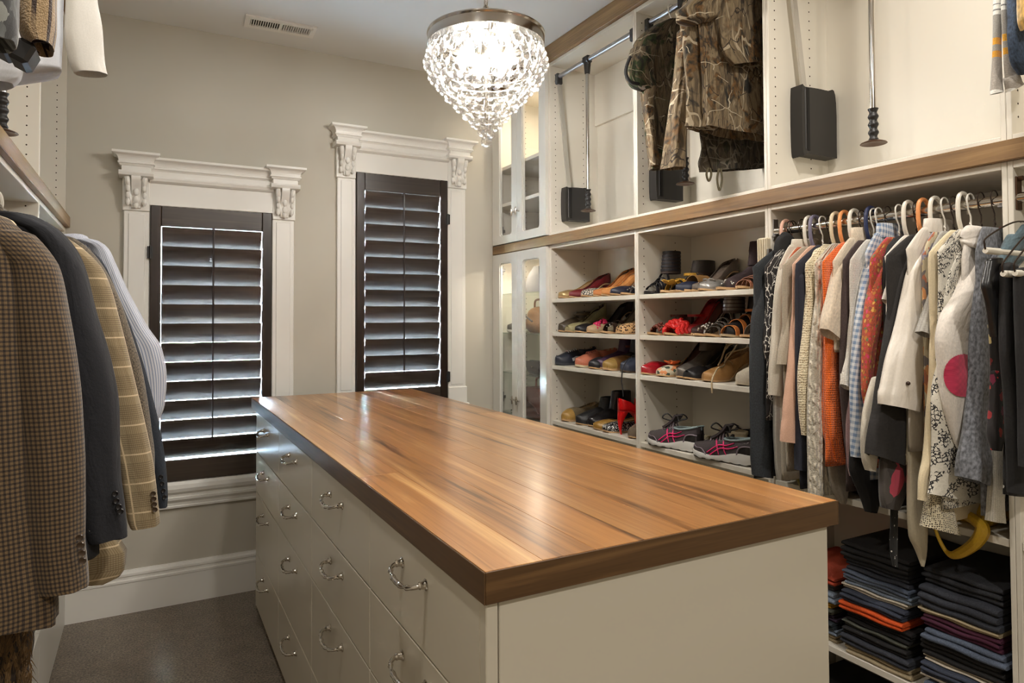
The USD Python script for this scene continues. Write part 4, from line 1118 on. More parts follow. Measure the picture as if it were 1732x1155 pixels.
garment('belt', 'thin black polka-dot belt hanging over the middle stack of folded jeans', 'belt', F_dot, 1.06, [(1500, 1514, 800), (1506, 1519, 862), (1505, 1518, 920), (1510, 1518, 958)], None, seed=47, sname='band', sb=.004, folds=(1, .02))
# peeping colours at the top right of the row
garment('jacket', 'teal-grey jacket shoulder rising to the right edge above the black trousers', 'jacket', F_teal, .828, [(1716, 1760, 380), (1702, 1750, 400), (1690, 1740, 425), (1684, 1720, 452)], None, seed=43, sname='shoulder', sb=.018, group='clothes by the right-hand post')
garment('top', 'red satin top glimpsed behind the white hood', 'top', F_red, .888, [(1690, 1702, 384), (1676, 1704, 396), (1670, 1700, 420), (1676, 1696, 450)], None, seed=44, sname='shoulder', sb=.012)
garment('jacket', 'black velvet jacket with a pointed shoulder at the left end of the crowded rod', 'jacket', F_black, 1.462, [(1322, 1332, 394), (1312, 1346, 408), (1310, 1352, 424), (1312, 1350, 450), (1312, 1340, 480)], 1.05, .15, .010, seed=45)
garment('shirt', 'lilac-blue shirt, only its folded shoulder showing behind the white satin shirt', 'shirt', f_plain('lilac_blue', (134, 140, 168), .08), .9985, [(1600, 1622, 396), (1586, 1618, 412), (1574, 1604, 440), (1570, 1590, 470)], None, seed=46, sname='shoulder', sb=.012)

# ------------------------------------------------------------------ hangers
M_hang = {k: plain('hanger_' + k, c, .35) for k, c in dict(pink=(222, 176, 156), white=(226, 220, 206), lilac=(120, 116, 136), cream=(214, 200, 170), orange=(226, 150, 92), navy=(44, 52, 84), blue=(120, 140, 170)).items()}
M_wire = plain('dark_hanger_wire', (58, 48, 42), .35, metal=.5)
M_wwire = plain('white_coated_wire', (224, 220, 210), .4)


def hanger(label, y, kind, m, tilt=0.0, x=RODX, z=RODZ + .004, half=.055, group='hangers on the crowded rod'):
    t = thing('hanger', label, 'hanger', group, (x, y, z))
    if kind == 'plastic':
        r = .0052
        hk = bez([(.024, 0, -.030), (.025, 0, -.008), (.020, 0, .012), (.004, 0, .022), (-.014, 0, .016), (-.022, 0, -.004), (-.021, 0, -.040), (-.012, 0, -.066), (0, 0, -.082)], 30)
        zd = -.080 - .42 * half
        sh = [(0, 0, -.080), (half * .3, 0, -.084), (half * .65, 0, (zd - .080) * .55), (half, 0, zd), (half - .004, 0, zd - .012), (half * .8, 0, zd - .015), (0, 0, zd - .016), (-half * .8, 0, zd - .015), (-half + .004, 0, zd - .012), (-half, 0, zd), (-half * .65, 0, (zd - .080) * .55), (-half * .3, 0, -.084), (0, 0, -.080)]
        obj('hook', tube(hk, np.interp(np.linspace(0, 1, 30), [0, .1, 1], [.003, r, r * 1.1]), 8), m, t)
        obj('shoulder_bar', tube(bez(sh, 60), r, 8), m, t)
    else:
        r = .0016 if kind == 'wire' else .0022
        a = np.linspace(-.5, PI + .25, 18)
        hk = np.vstack([np.stack([.0165 * np.cos(a), 0 * a, .0165 * np.sin(a) + .001], 1), [(-.012, 0, -.022), (0, 0, -.040), (0, 0, -.070)]])
        tw = [(0.002 * math.cos(k * 1.4), .002 * math.sin(k * 1.4), -.052 - .0035 * k) for k in range(10)]
        zd = -.078 - .42 * half
        sh = [(0, 0, -.072), (half * .2, 0, -.082), (half * .94, 0, zd), (half, 0, zd - .008), (half * .94, 0, zd - .013), (0, 0, zd - .015), (-half * .94, 0, zd - .013), (-half, 0, zd - .008), (-half * .94, 0, zd), (-half * .2, 0, -.082), (0, 0, -.072)]
        obj('hook', cat_([tube(hk, r, 6), tube(tw, r * .9, 5)]), m, t)
        obj('shoulder_bar', tube(np.array(sh), r, 6), m, t)
    return t


HG = [(1355, 'plastic', 'pink', 'pink plastic hanger, first plastic one from the left on the crowded rod'),
      (1371, 'wire', None, 'dark wire hanger just right of the pink plastic hanger'), (1379, 'wire', None, 'second dark wire hanger right of the pink plastic hanger'), (1387, 'wire', None, 'dark wire hanger just left of the first white plastic hanger'),
      (1397, 'plastic', 'white', 'white plastic hanger nearest to the pink one'), (1410, 'plastic', 'lilac', 'lilac plastic hanger in the left half of the crowded rod'),
      (1418, 'wwire', None, 'white wire hanger right of the lilac plastic hanger'), (1425, 'wire', None, 'dark wire hanger right of the lilac plastic hanger'),
      (1433, 'plastic', 'cream', 'cream plastic hanger left of the first orange one'), (1443, 'plastic', 'orange', 'orange plastic hanger left of the white plastic hanger and blue gingham'),
      (1458, 'plastic', 'white', 'white plastic hanger right of the first orange hanger'), (1465, 'wire', None, 'dark wire hanger left of the navy plastic hanger'),
      (1477, 'plastic', 'navy', 'navy plastic hanger above the brown cardigan'), (1485, 'wwire', None, 'white wire hanger just right of the navy plastic hanger'), (1492, 'wwire', None, 'second white wire hanger right of the navy plastic hanger'),
      (1512, 'wire', None, 'dark wire hanger holding the blue gingham shirt'), (1535, 'wwire', None, 'white wire hanger standing alone over the paisley blouse'),
      (1567, 'plastic', 'white', 'white plastic hanger left of the second orange hanger'), (1573, 'wire', None, 'dark wire hanger behind the second orange hanger'),
      (1582, 'plastic', 'orange', 'orange plastic hanger over the white satin shirt'), (1597, 'plastic', 'white', 'white plastic hanger right of the second orange hanger'),
      (1603, 'wwire', None, 'white twisted wire hanger between two white plastic hangers'), (1609, 'wire', None, 'dark wire hanger between two white plastic hangers'),
      (1617, 'plastic', 'white', 'last white plastic hanger towards the right of the crowded rod'), (1622, 'wwire', None, 'white twisted wire hanger beside the last white plastic hanger'),
      (1634, 'wire', None, 'dark wire hanger above the white hood'), (1682, 'wire', None, 'dark wire hanger at the right end of the crowded rod')]
free = sorted(HANGY, reverse=True)
last = None
for k, (px, kind, colr, lab) in enumerate(HG):
    y = free[round(k * (len(free) - 1) / (len(HG) - 1))]
    if y == last:
        y -= .009
    last = free[round(k * (len(free) - 1) / (len(HG) - 1))]
    hanger(lab, y, kind, M_hang[colr] if colr else (M_wire if kind == 'wire' else M_wwire))
# trouser hangers with white-tipped clamp bars, in the bay at the right edge
for i, (u, v, y, lab) in enumerate(((1669, 424, .775, 'wire trouser hanger with a white tip beside the heather-grey cardigan'), (1699, 463, .752, 'wire trouser hanger with a round white tip over the first black trousers'), (1719, 462, .730, 'wire trouser hanger with a long white tip at the right edge'))):
    p = at(u, v, 1, y)
    t = thing('trouser_hanger', lab, 'hanger', 'trouser hangers by the right-hand post', p)
    obj('clamp_bar', cat_([tube([(-.006, 0, 0), (.0, 0, 0), (.05, 0, 0)], [.006, .0075, .0075], 10), tube([(.05, 0, 0), (.30, 0, 0)], .006, 8)]), M_hang['white'], t)
    top = np.array([RODX, y, RODZ]) - p
    obj('wire', tube(bez([(.0, 0, -.004), (-.008, 0, .012), (.004, 0, .030), (top[0] * .5, 0, .03 + (top[2] - .07) * .52), (top[0], 0, top[2] - .07), (top[0], 0, top[2] - .03), (top[0] - .016, 0, top[2] + .006), (top[0], 0, top[2] + .020), (top[0] + .017, 0, top[2] + .004)], 50), .0019, 6), M_wire, t)

# ------------------------------------------------------------------ suit jackets on the left-hand rod
LRX, LRZ = -.335, 1.606
lrod = thing('closet_rod', 'chrome rod on the left carrying the suit jackets', 'rod')
obj('pole', tube([(LRX, LY[3] + TP, LRZ - .006), (LRX, LY[0] - TP, LRZ - .006)], .013, 16), M_chrome, lrod)

F_tweed = f_check('brown_gun_check', (118, 95, 64), (42, 31, 25), 150, 150, .46, .70, .35, (34, 24, 20))
F_navyj = f_plain('navy_wool', (31, 32, 38), .12, 400)
F_glen = f_check('tan_glen_check', (172, 146, 104), (120, 98, 66), 420, 420, .45, .5, .2)
def f_glen():
    f = Fab('tan_glen_plaid', .85, .2)
    fx, fy = f.stripe('x', 300, .5), f.stripe('y', 240, .5)
    big = f.math('multiply', f.stripe('y', 17, .55), 1.0); bigx = f.stripe('x', 17, .55)
    c1 = f.mix(f.math('multiply', f.math('multiply', fy, big), .55), (152, 135, 104), (96, 80, 58))
    c1 = f.mix(f.math('multiply', f.math('multiply', fx, bigx), .45), c1, (110, 88, 58))
    c1 = f.mix(f.stripe('y', 17, .05, 0, .2), c1, (206, 184, 150)); c1 = f.mix(f.stripe('x', 17, .05, 0, .2), c1, (204, 182, 146))
    f.bump(f.noise(500), .25, .002)
    return f.done(c1)
F_glen = f_glen()
F_gtweed = f_plain('grey_brown_tweed', (98, 88, 74), .55, 420, bump=.4)
F_dsuit = f_plain('blue_black_suiting', (44, 50, 60), .12, 400)
def f_pin():
    f = Fab('blue_striped_shirting', .6, .15)
    c1 = f.mix(f.math('multiply', f.stripe('x', 150, .42), .8), (206, 208, 216), (122, 136, 166))
    f.bump(f.noise(60, 20), .3, .004)
    return f.done(c1)
F_pin = f_pin()
F_linen = f_plain('grey_tan_lining', (150, 140, 120), .1)
M_horn = plain('horn_button', (62, 46, 32), .35)
M_dbtn = plain('black_button', (28, 26, 28), .3)


def jacket(name, label, fab, y, sleeve, body, sb, bb, buttons=(), bm=None, seed=0, cat='jacket', back_sleeve=True, col=None, folds=(3, .05), extra=None):
    t = thing(name, label, cat, 'jackets and shirt on the left rod')
    put('body', cloth(y, body, bb, seed, (3, .06), 44, 36), fab, t)
    put('sleeve', cloth(y, sleeve, sb, seed + 7, folds, 50, 36), fab, t)
    xs = LRX - .22
    zb = at(sleeve[-1][0], sleeve[-1][2], 1, y)[2]
    put('sleeve', torso(y, xs, .055, 1.47, 1.40, zb, sb * .8, seed + 60, .03, 18, 16), fab, t)
    put('collar', collar(y, LRX, 1.515, .075, .035, .038), fab, t)
    for (u, v) in buttons:
        c = at(u, v, 1, y - sb * .9)
        b = lathe([(0, -.0016), (.0042, -.0016), (.0052, 0), (.0044, .0018), (.003, .001), (0, .0008)], 14)
        b.apply_transform(trimesh.transformations.rotation_matrix(-PI / 2, (1, 0, 0)))
        b.apply_transform(trimesh.transformations.rotation_matrix(PI, (0, 0, 1)))
        b.apply_translation(c + np.array([0, -.004, 0])); obj('button', b, bm, t)
    if extra:
        extra(t)
    return t


jacket('suit_jacket', 'brown checked tweed jacket, nearest of the jackets on the left', F_tweed, 1.25,
       [(-60, 60, 398), (-20, 84, 425), (10, 101, 452), (16, 118, 530), (20, 133, 617), (27, 140, 690), (38, 145, 800), (46, 145, 905), (56, 151, 983, 0), (62, 151, 996, -14)],
       [(-330, 20, 372), (-390, 44, 398), (-400, 60, 440), (-400, 66, 560), (-400, 76, 760), (-400, 94, 940), (-400, 103, 1040), (-400, 103, 1078, -34)], .048, .062,
       [(135, 908), (137, 921), (139, 934), (140, 947)], M_horn, 1)
jacket('suit_jacket', 'dark navy jacket behind the brown checked one', F_navyj, 1.42,
       [(-60, 60, 366), (40, 104, 392), (78, 139, 440), (94, 163, 530), (108, 189, 617), (118, 201, 690), (128, 204, 790), (136, 213, 870), (142, 216, 905, 0), (148, 215, 914, -16)],
       [(-230, 0, 362), (-270, 60, 380), (-280, 96, 430), (-280, 120, 560), (-280, 140, 800), (-280, 176, 935), (-280, 152, 962, -20)], .042, .055,
       [(195, 834), (197, 846), (201, 856), (204, 864)], M_dbtn, 2)
jacket('suit_jacket', 'tan glen-check jacket with a windowpane overcheck and small sleeve buttons', F_glen, 1.575,
       [(60, 110, 400), (104, 145, 424), (128, 177, 461), (146, 204, 548), (168, 225, 634), (184, 245, 718), (200, 259, 788), (212, 268, 860), (216, 270, 884), (220, 269, 892, -8)],
       [(-60, 100, 396), (-140, 120, 430), (-150, 150, 560), (-150, 176, 760), (-150, 200, 905), (-150, 217, 930), (-150, 217, 958), (-150, 186, 984, -4)], .030, .045,
       [(259, 834), (260, 843), (261, 852), (262, 861)], M_horn, 3)
jacket('suit_jacket', 'grey-brown tweed jacket showing as a narrow band beside the glen check', F_gtweed, 1.675,
       [(90, 128, 404), (120, 150, 420), (146, 187, 472), (176, 222, 565), (198, 242, 634), (214, 256, 721), (222, 262, 770), (228, 262, 800, -4)],
       [(0, 112, 402), (-60, 126, 430), (-70, 150, 560), (-70, 170, 800), (-70, 190, 880)], .026, .04, (), M_horn, 4)
jacket('suit_jacket', 'blue-black jacket with four dark sleeve buttons in front of the striped shirt', F_dsuit, 1.775,
       [(104, 140, 412), (134, 172, 440), (164, 200, 500), (200, 230, 575), (222, 253, 652), (240, 270, 722), (256, 281, 790), (264, 284, 840), (266, 283, 857, -2)],
       [(20, 124, 408), (-20, 138, 440), (-30, 160, 560), (-30, 180, 800), (-30, 200, 870)], .022, .036,
       [(272, 806), (274, 817), (276, 829), (278, 840)], M_dbtn, 5)
jacket('dress_shirt', 'blue and white striped dress shirt, farthest out on the left rod', F_pin, 1.98,
       [(120, 168, 408), (150, 182, 418), (160, 196, 445), (172, 214, 486), (196, 250, 552), (214, 274, 590), (226, 282, 640), (236, 279, 680), (248, 268, 712), (256, 262, 722)],
       [(90, 150, 404), (60, 166, 420), (50, 176, 460), (50, 186, 560), (50, 200, 800), (50, 206, 850)], .040, .035, (), M_dbtn, 6, 'shirt', folds=(3, .08))
for i, (y, kind, col_) in enumerate(((1.25, 'plastic', 'cream'), (1.42, 'plastic', 'navy'), (1.575, 'plastic', 'cream'), (1.675, 'plastic', 'navy'), (1.775, 'plastic', 'white'), (1.98, 'plastic', 'white'))):
    hanger(['plastic hanger inside the brown checked jacket', 'plastic hanger inside the dark navy jacket', 'plastic hanger inside the tan glen-check jacket', 'plastic hanger inside the grey-brown tweed jacket', 'plastic hanger inside the blue-black jacket', 'plastic hanger inside the striped dress shirt'][i],
           y, kind, M_hang[col_], x=LRX, half=.15, group='hangers on the left rod')
# more shirts on the same rod, only their grey and white collars showing over the navy shoulder
for i, (y, lab) in enumerate(((2.10, 'grey striped shirt, its collar nearest over the navy shoulder'), (2.24, 'grey striped shirt second behind the navy shoulder'), (2.38, 'grey striped shirt third behind the navy shoulder'), (2.52, 'grey striped shirt nearest to the wooden strip end'))):
    t = thing('dress_shirt', lab, 'shirt', 'grey striped shirts behind the jackets')
    put('body', torso(y, LRX, .19, 1.56, 1.49, .95, .03, 80 + i), F_ctie, t) if False else put('body', torso(y, LRX, .15, 1.56, 1.49, 1.0, .03, 80 + i), (F_pin if i % 2 else F_white), t)
    put('collar', collar(y, LRX, 1.545, .062, .034, .040), f_check('grey_white_stripe', (214, 212, 206), (70, 68, 66), 60, 1, .4, .9), t)

# fur coat low on the left
F_fur = f_lines('brown_fur_pile', (40, 28, 18), (112, 84, 44), 60, 10, .12, 2.0)
t = thing('fur_coat', 'dark brown shaggy coat hem in the lower left corner under the tweed jacket', 'coat')
put('body', cloth(1.36, [(-200, 20, 860), (-220, 44, 960), (-220, 53, 1060), (-220, 56, 1190)], .05, 66, (5, .12)), F_fur, t)
hv = []
rf = np.random.default_rng(5)
for i in range(1500):
    u, v = rf.uniform(-60, 54), rf.uniform(960, 1190)
    p = at(u, v, 1, 1.310 + .03 * rf.random())
    q = p + np.array([rf.normal(0, .006), -.008 * rf.random(), -.012 - .012 * rf.random()])
    hv.append(trimesh.Trimesh([p + [-.001, 0, 0], p + [.001, 0, 0], q], [[0, 1, 2]], process=False))
obj('fur_tufts', cat_(hv), plain('golden_fur', (92, 68, 36), .7, var=.5, bscale=60), t, kind='stuff', smooth=False)

# ------------------------------------------------------------------ upper left: white shirt and knit cardigan on the raised rod
urod = thing('pull_down_rod', 'pull-down closet rod at the upper left, its black joints above the white shirt hem', 'rod')
UX, UZ = -.345, 2.30
obj('cross_rod', tube([(UX, LY[2] + .02, UZ), (UX, LY[1] - .02, UZ)], .012, 12), M_steel, urod)
obj('lift_pole', tube([(UX, 2.20, UZ), (UX, 2.20, 1.925)], .009, 12), M_steel, urod)
def grip_mesh(c):
    pr = [(.0, .090)]
    pr += [(.0122 + .0022 * math.cos(k * 2 * PI / 9), .088 - k * .0026) for k in range(36)]
    pr += [(.012, -.006), (0, -.006)]
    return lathe(pr, 18, c)
def disc_mesh(c):
    return lathe([(0, .004), (.014, .004), (.034, -.004), (.036, -.007), (.034, -.008), (.012, -.003), (0, -.003)], 28, c)
obj('grip', grip_mesh((UX, 2.20, 1.838)), M_black, urod)
obj('end_disc', disc_mesh((UX, 2.20, 1.826)), M_bronze, urod)
for a_, b_ in (((-4, 62), (28, 100)), ((22, 72), (60, 116))):
    A, B = at(a_[0], a_[1], 1, 1.30), at(b_[0], b_[1], 1, 1.30)
    obj('housing', box(A[0], B[0], 1.27, 1.33, B[2], A[2], .006).apply_transform(trimesh.transformations.rotation_matrix(.45, (0, 1, 0), (A + B) / 2)), M_black, urod)
F_wshirt = f_plain('crisp_white_shirting', (206, 209, 215), .02, 500, .6, .06, .1, .12)
F_wcuff = f_plain('cream_white_shirting', (214, 211, 204), .02, 500, .6, .06, .1, .12)
t = thing('dress_shirt', 'white shirt hanging at the upper left with a loose cuff and curved tail', 'shirt')
put('body', cloth(1.50, [(-160, 112, -180), (-170, 110, -60), (-170, 108, 40), (-168, 105, 118), (-160, 104, 128), (-150, 80, 128), (-120, 38, 134)], .05, 70, (3, .04)), F_wshirt, t)
put('tail', cloth(1.47, [(-90, 44, 90), (-80, 42, 115), (-70, 36, 135), (-50, 24, 145)], .03, 71, (2, .05)), F_wshirt, t)
put('sleeve', cloth(1.46, [(104, 150, -180), (108, 160, -80), (110, 165, 0), (108, 174, 55), (114, 176, 90), (122, 180, 120), (125, 182, 124, 3)], .020, 72, (2, .06)), F_wcuff, t)
F_kc = f_multi('brown_knit', [(0, (150, 122, 84)), (.5, (120, 94, 62)), (.8, (168, 142, 104))], 200, 300)
def f_kstripe():
    f = Fab('brown_striped_knit', .9, .35)
    w = f.stripe('x', 44, .28, .06)
    c = f.mix(f.math('multiply', w, f.ramp(f.noise(30, 8), [(.40, (0, 0, 0)), (.5, (255, 255, 255))])), f.ramp(f.noise(500), [(.3, (122, 98, 66)), (.7, (176, 150, 112))]), (52, 34, 26))
    f.bump(f.noise(300), .7, .004)
    return f.done(c)
t = thing('cardigan', 'brown ribbed knit cardigan sleeve in front of the white shirt at the upper left', 'cardigan')
put('sleeve', cloth(1.30, [(34, 100, -120), (30, 97, -40), (28, 97, 20), (30, 97, 50), (38, 95, 68), (50, 92, 80, 4)], .04, 73, (2, .05)), f_kstripe(), t)
put('lining', cloth(1.312, [(34, 90, 40), (36, 90, 62), (56, 91, 82)], .03, 74), f_plain('dark_wine_lining', (44, 30, 34), .1), t)
t = thing('jacket', 'black and grey patterned garment in the top left corner', 'jacket')
put('sleeve', cloth(1.22, [(-80, 34, -120), (-80, 32, -20), (-80, 31, 30), (-80, 30, 62), (-60, 26, 76)], .04, 75, (3, .08)), f_multi('black_grey_pattern', [(0, (32, 32, 32)), (.5, (70, 72, 70)), (.75, (120, 122, 116)), (.88, (24, 24, 24))], 70, 40), t)

# ------------------------------------------------------------------ pull-down rods in the right-hand upper cabinets
def housing(y, s, xa, xb, za, zb, dep=.046):
    """black side box, bowed front, with a slot; on the panel at y, sticking out in direction s along y"""
    d = s * dep
    pts = bez([(xb, za), (xb - .004, zb - .012), (xb - .05, zb), (xa + .02, zb - .004), (xa, zb - .014), (xa, za + .008), (xa + .02, za)], 30)
    m = prism(Polygon(pts).buffer(0), min(y, y + d), max(y, y + d), 'y')
    slot = box(xa + .022, xa + .034, y + d * .98, y + d * 1.03, za + .01, zb - .006)
    lip = box(xa + .012, xa + .018, y + d * .9, y + d * 1.05, za + .012, zb - .01, .002)
    return cat_([m, lip]), slot


def pulldown(label, ya, yb, xr, zr, ypole, pole_bot, hx, hz, joints=True):
    """ya: far panel face, yb: near panel face"""
    t = thing('pull_down_rod', label, 'rod', 'pull-down rods in the right upper cabinets')
    obj('cross_rod', tube([(xr, yb + .03, zr), (xr, ya - .03, zr)], .0115, 14), M_steel, t)
    for y, s in ((ya - .0012, -1), (yb + .0012, 1)):
        h, sl = housing(y, s, hx[0], hx[1], hz[0], hz[1], .046 if s < 0 else .026)
        hp = obj('housing', h, M_black, t, smooth=30)
        obj('slot', sl, M_dark, hp)
        ye = y + s * .030
        a = np.array([hx[0] + .03, ye, hz[1] - .02]); b = np.array([xr, ye, zr])
        d = (b - a) / np.linalg.norm(b - a); n = np.array([d[2], 0, -d[0]]) * .011; w = np.array([0, .0045, 0])
        V = [p + q * n + r * w for p in (a, b) for q in (-1, 1) for r in (-1, 1)]
        obj('arm', trimesh.Trimesh(V).convex_hull, M_alu, t)
        obj('elbow', box(xr - .018, xr + .018, ye - .012, ye + .012, zr - .040, zr + .016, .005), M_black, t)
    obj('t_joint', cat_([box(xr - .016, xr + .016, ypole - .022, ypole + .022, zr - .016, zr + .018, .005), tube([(xr, ypole, zr - .01), (xr, ypole, zr - .065)], [.018, .0125], 12)]), M_black, t)
    obj('lift_pole', tube([(xr, ypole, zr - .05), (xr, ypole, pole_bot + .085)], .0085, 14), M_chrome, t)
    obj('grip', grip_mesh((xr, ypole, pole_bot + .004)), M_black, t)
    obj('end_disc', disc_mesh((xr, ypole, pole_bot - .004)), M_bronze, t)
    return t


M_alu = plain('satin_aluminium', (205, 202, 196), .38, metal=.85)
pulldown('empty pull-down rod with black side box next to the glass doors', YD[1] - TP, YD[2] + TP, 1.835, 2.545, 2.60, 1.835, (1.865, 2.010), (1.815, 1.985))
pulldown('pull-down rod from which the camouflage clothes hang', YD[2] - TP, YD[3] + TP, 1.845, 2.555, 1.96, 1.850, (1.865, 2.010), (1.815, 1.960))
pulldown('pull-down rod with a black side box and long steel pole in the wide upper cabinet', YD[3] - TP, YD[4] + TP, 1.865, 2.545, 1.205, 1.835, (1.905, 2.078), (1.862, 2.088))

# ------------------------------------------------------------------ camouflage clothes
F_camo1 = f_camo('woodland_camo_dark', .72, 1.0)
F_camo2 = f_camo('woodland_camo_bark', .84)
F_camo3 = f_camo('woodland_camo_dim', .50, .6)
t = thing('camouflage_jacket', 'darker camouflage jacket with a short strapped sleeve, left of the other camouflage clothes', 'jacket', 'camouflage clothes')
put('body', cloth(2.03, [(1118, 1150, 36), (1090, 1156, 52), (1070, 1160, 78), (1072, 1160, 110), (1084, 1160, 160), (1092, 1160, 220), (1098, 1140, 286)], .03, 90, (4, .16), 60, 44), F_camo1, t)
put('sleeve', cloth(2.00, [(1066, 1110, 82), (1060, 1106, 105), (1058, 1104, 125), (1070, 1106, 146), (1084, 1104, 152)], .03, 91, (4, .14)), F_camo1, t)
put('side_strip', cloth(1.99, [(1092, 1112, 148), (1088, 1106, 178), (1094, 1108, 220), (1098, 1114, 262), (1100, 1120, 280)], .016, 92, (3, .2)), F_camo2, t)
put('strap', (tube([at(u, v, 1, 1.985) for u, v in ((1066, 100), (1060, 112), (1059, 126), (1066, 136), (1078, 140))], .007, 8), None), F_camo1, t) if False else obj('strap', tube(bez([at(u, v, 1, 1.975) for u, v in ((1066, 96), (1060, 112), (1059, 126), (1066, 138), (1080, 142))], 20), .0065, 8), F_black, t, uv=None)
t = thing('camouflage_jacket', 'camouflage jacket in front with a rolled collar, the largest of the camouflage clothes', 'jacket', 'camouflage clothes')
put('sleeve', cloth(1.80, [(1146, 1180, 50), (1144, 1174, 80), (1142, 1168, 110), (1138, 1164, 150), (1132, 1162, 190), (1127, 1160, 235), (1122, 1158, 284, 2)], .034, 93, (3, .2), 60, 44), F_camo2, t)
put('body', cloth(1.70, [(1190, 1300, -110), (1172, 1304, -30), (1160, 1304, 30), (1164, 1304, 90), (1166, 1304, 150), (1168, 1304, 205), (1166, 1304, 214, 24)], .045, 94, (5, .15), 70, 60), F_camo2, t)
put('shoulder_flap', cloth(1.66, [(1200, 1304, -90), (1202, 1304, 20), (1206, 1304, 70), (1214, 1302, 95), (1226, 1298, 112)], .05, 95, (4, .17), 50, 50), F_camo2, t)
put('collar', cloth(1.68, [(1176, 1228, -20), (1160, 1226, 0), (1146, 1222, 18), (1148, 1218, 34), (1172, 1200, 42)], .05, 96, (4, .2), 50, 44), F_camo2, t)
t = thing('camouflage_trousers', 'dark camouflage trousers whose hem and drawstrings show under the front camouflage jacket', 'trousers', 'camouflage clothes')
put('legs', cloth(1.790, [(1172, 1292, 150), (1180, 1292, 200), (1186, 1292, 230), (1190, 1293, 262), (1194, 1294, 290, -6)], .030, 97, (5, .22), 50, 50), F_camo3, t)
for k, (u, v0, v1) in enumerate(((1216, 285, 322), (1198, 284, 306))):
    obj('drawstring', tube(bez([at(u, v0, 1, 1.755), at(u - 3, (v0 + v1) / 2, 1, 1.755), at(u + 1, v1, 1, 1.755), at(u + 5, (v0 + v1) / 2, 1, 1.755), at(u + 3, v0, 1, 1.755)], 24), .004, 6), M_strap if False else plain('olive_cord', (96, 88, 66), .8), t)
for i, (y, lab) in enumerate(((2.03, 'wire hanger above the darker camouflage jacket'), (1.80, 'wire hanger inside the front camouflage jacket'))):
    hanger(lab, y, 'wwire', M_wwire, x=1.845, z=2.559, half=.15, group='hangers with camouflage clothes')

# ------------------------------------------------------------------ striped top and denim at the top right
F_towel = f_bands('grey_striped_yellow', [(0, (236, 234, 226)), (.03, (160, 152, 142)), (.045, (234, 232, 224)), (.09, (168, 160, 150)), (.37, (224, 160, 44)), (.425, (166, 160, 150)), (.48, (226, 164, 46)), (.54, (160, 156, 148)), (.74, (236, 234, 226)), (.775, (120, 118, 116)), (.785, (236, 234, 226)), (.825, (120, 118, 116)), (.835, (236, 234, 226)), (.875, (120, 118, 116)), (.885, (236, 234, 226)), (.925, (120, 118, 116)), (.935, (236, 234, 226)), (.975, (120, 118, 116)), (.985, (236, 234, 226))], 1.795, 2.06)
t = thing('striped_sweater', 'grey and white striped sweater with two yellow bands, hanging at the top right', 'sweater', 'clothes at the top right')
put('sleeve', cloth(.785, [(1681, 1700, -90), (1680, 1699, 0), (1679, 1694, 70), (1676, 1695, 130), (1674, 1697, 158, 0)], .016, 110, (2, .05)), F_towel, t)
put('front', cloth(.765, [(1694, 1712, -90), (1693, 1706, 0), (1696, 1712, 80), (1699, 1726, 135), (1700, 1732, 154, -10)], .018, 111, (2, .06)), F_towel, t)
t = thing('denim_jacket', 'blue denim garment beside the striped sweater at the top right', 'jacket', 'clothes at the top right')
put('body', cloth(.735, [(1704, 1760, -90), (1704, 1770, 0), (1706, 1775, 60), (1712, 1775, 100), (1724, 1770, 122)], .02, 113, (4, .12)), f_plain('blue_denim', (58, 72, 92), .3, 220), t)
t = thing('top', 'yellow-orange garment in the top right corner over the denim', 'top', 'clothes at the top right')
put('sleeve', cloth(.705, [(1722, 1780, -90), (1722, 1780, 0), (1723, 1780, 28), (1727, 1775, 46)], .02, 114), f_plain('tan_yellow_cloth', (196, 156, 84), .25, 120), t)

# ------------------------------------------------------------------ shoes (built toe along +x, heel end at x = 0, standing on z = 0)
def leather(c, rough=.42, name=None, **kw):
    n = name or 'leather_%02x%02x%02x_%d' % (*c, int(rough * 100))
    return MATS.get(n) or plain(n, c, rough, bump=.12, bscale=180, var=.08, **kw)


WPROF = {'round': ([0, .03, .10, .22, .42, .66, .80, .92, .975, 1], [.20, .50, .70, .76, .74, 1.0, .97, .72, .42, .06]),
         'point': ([0, .03, .10, .22, .42, .62, .78, .90, .97, 1], [.20, .48, .66, .72, .72, .98, .80, .42, .18, .03])}


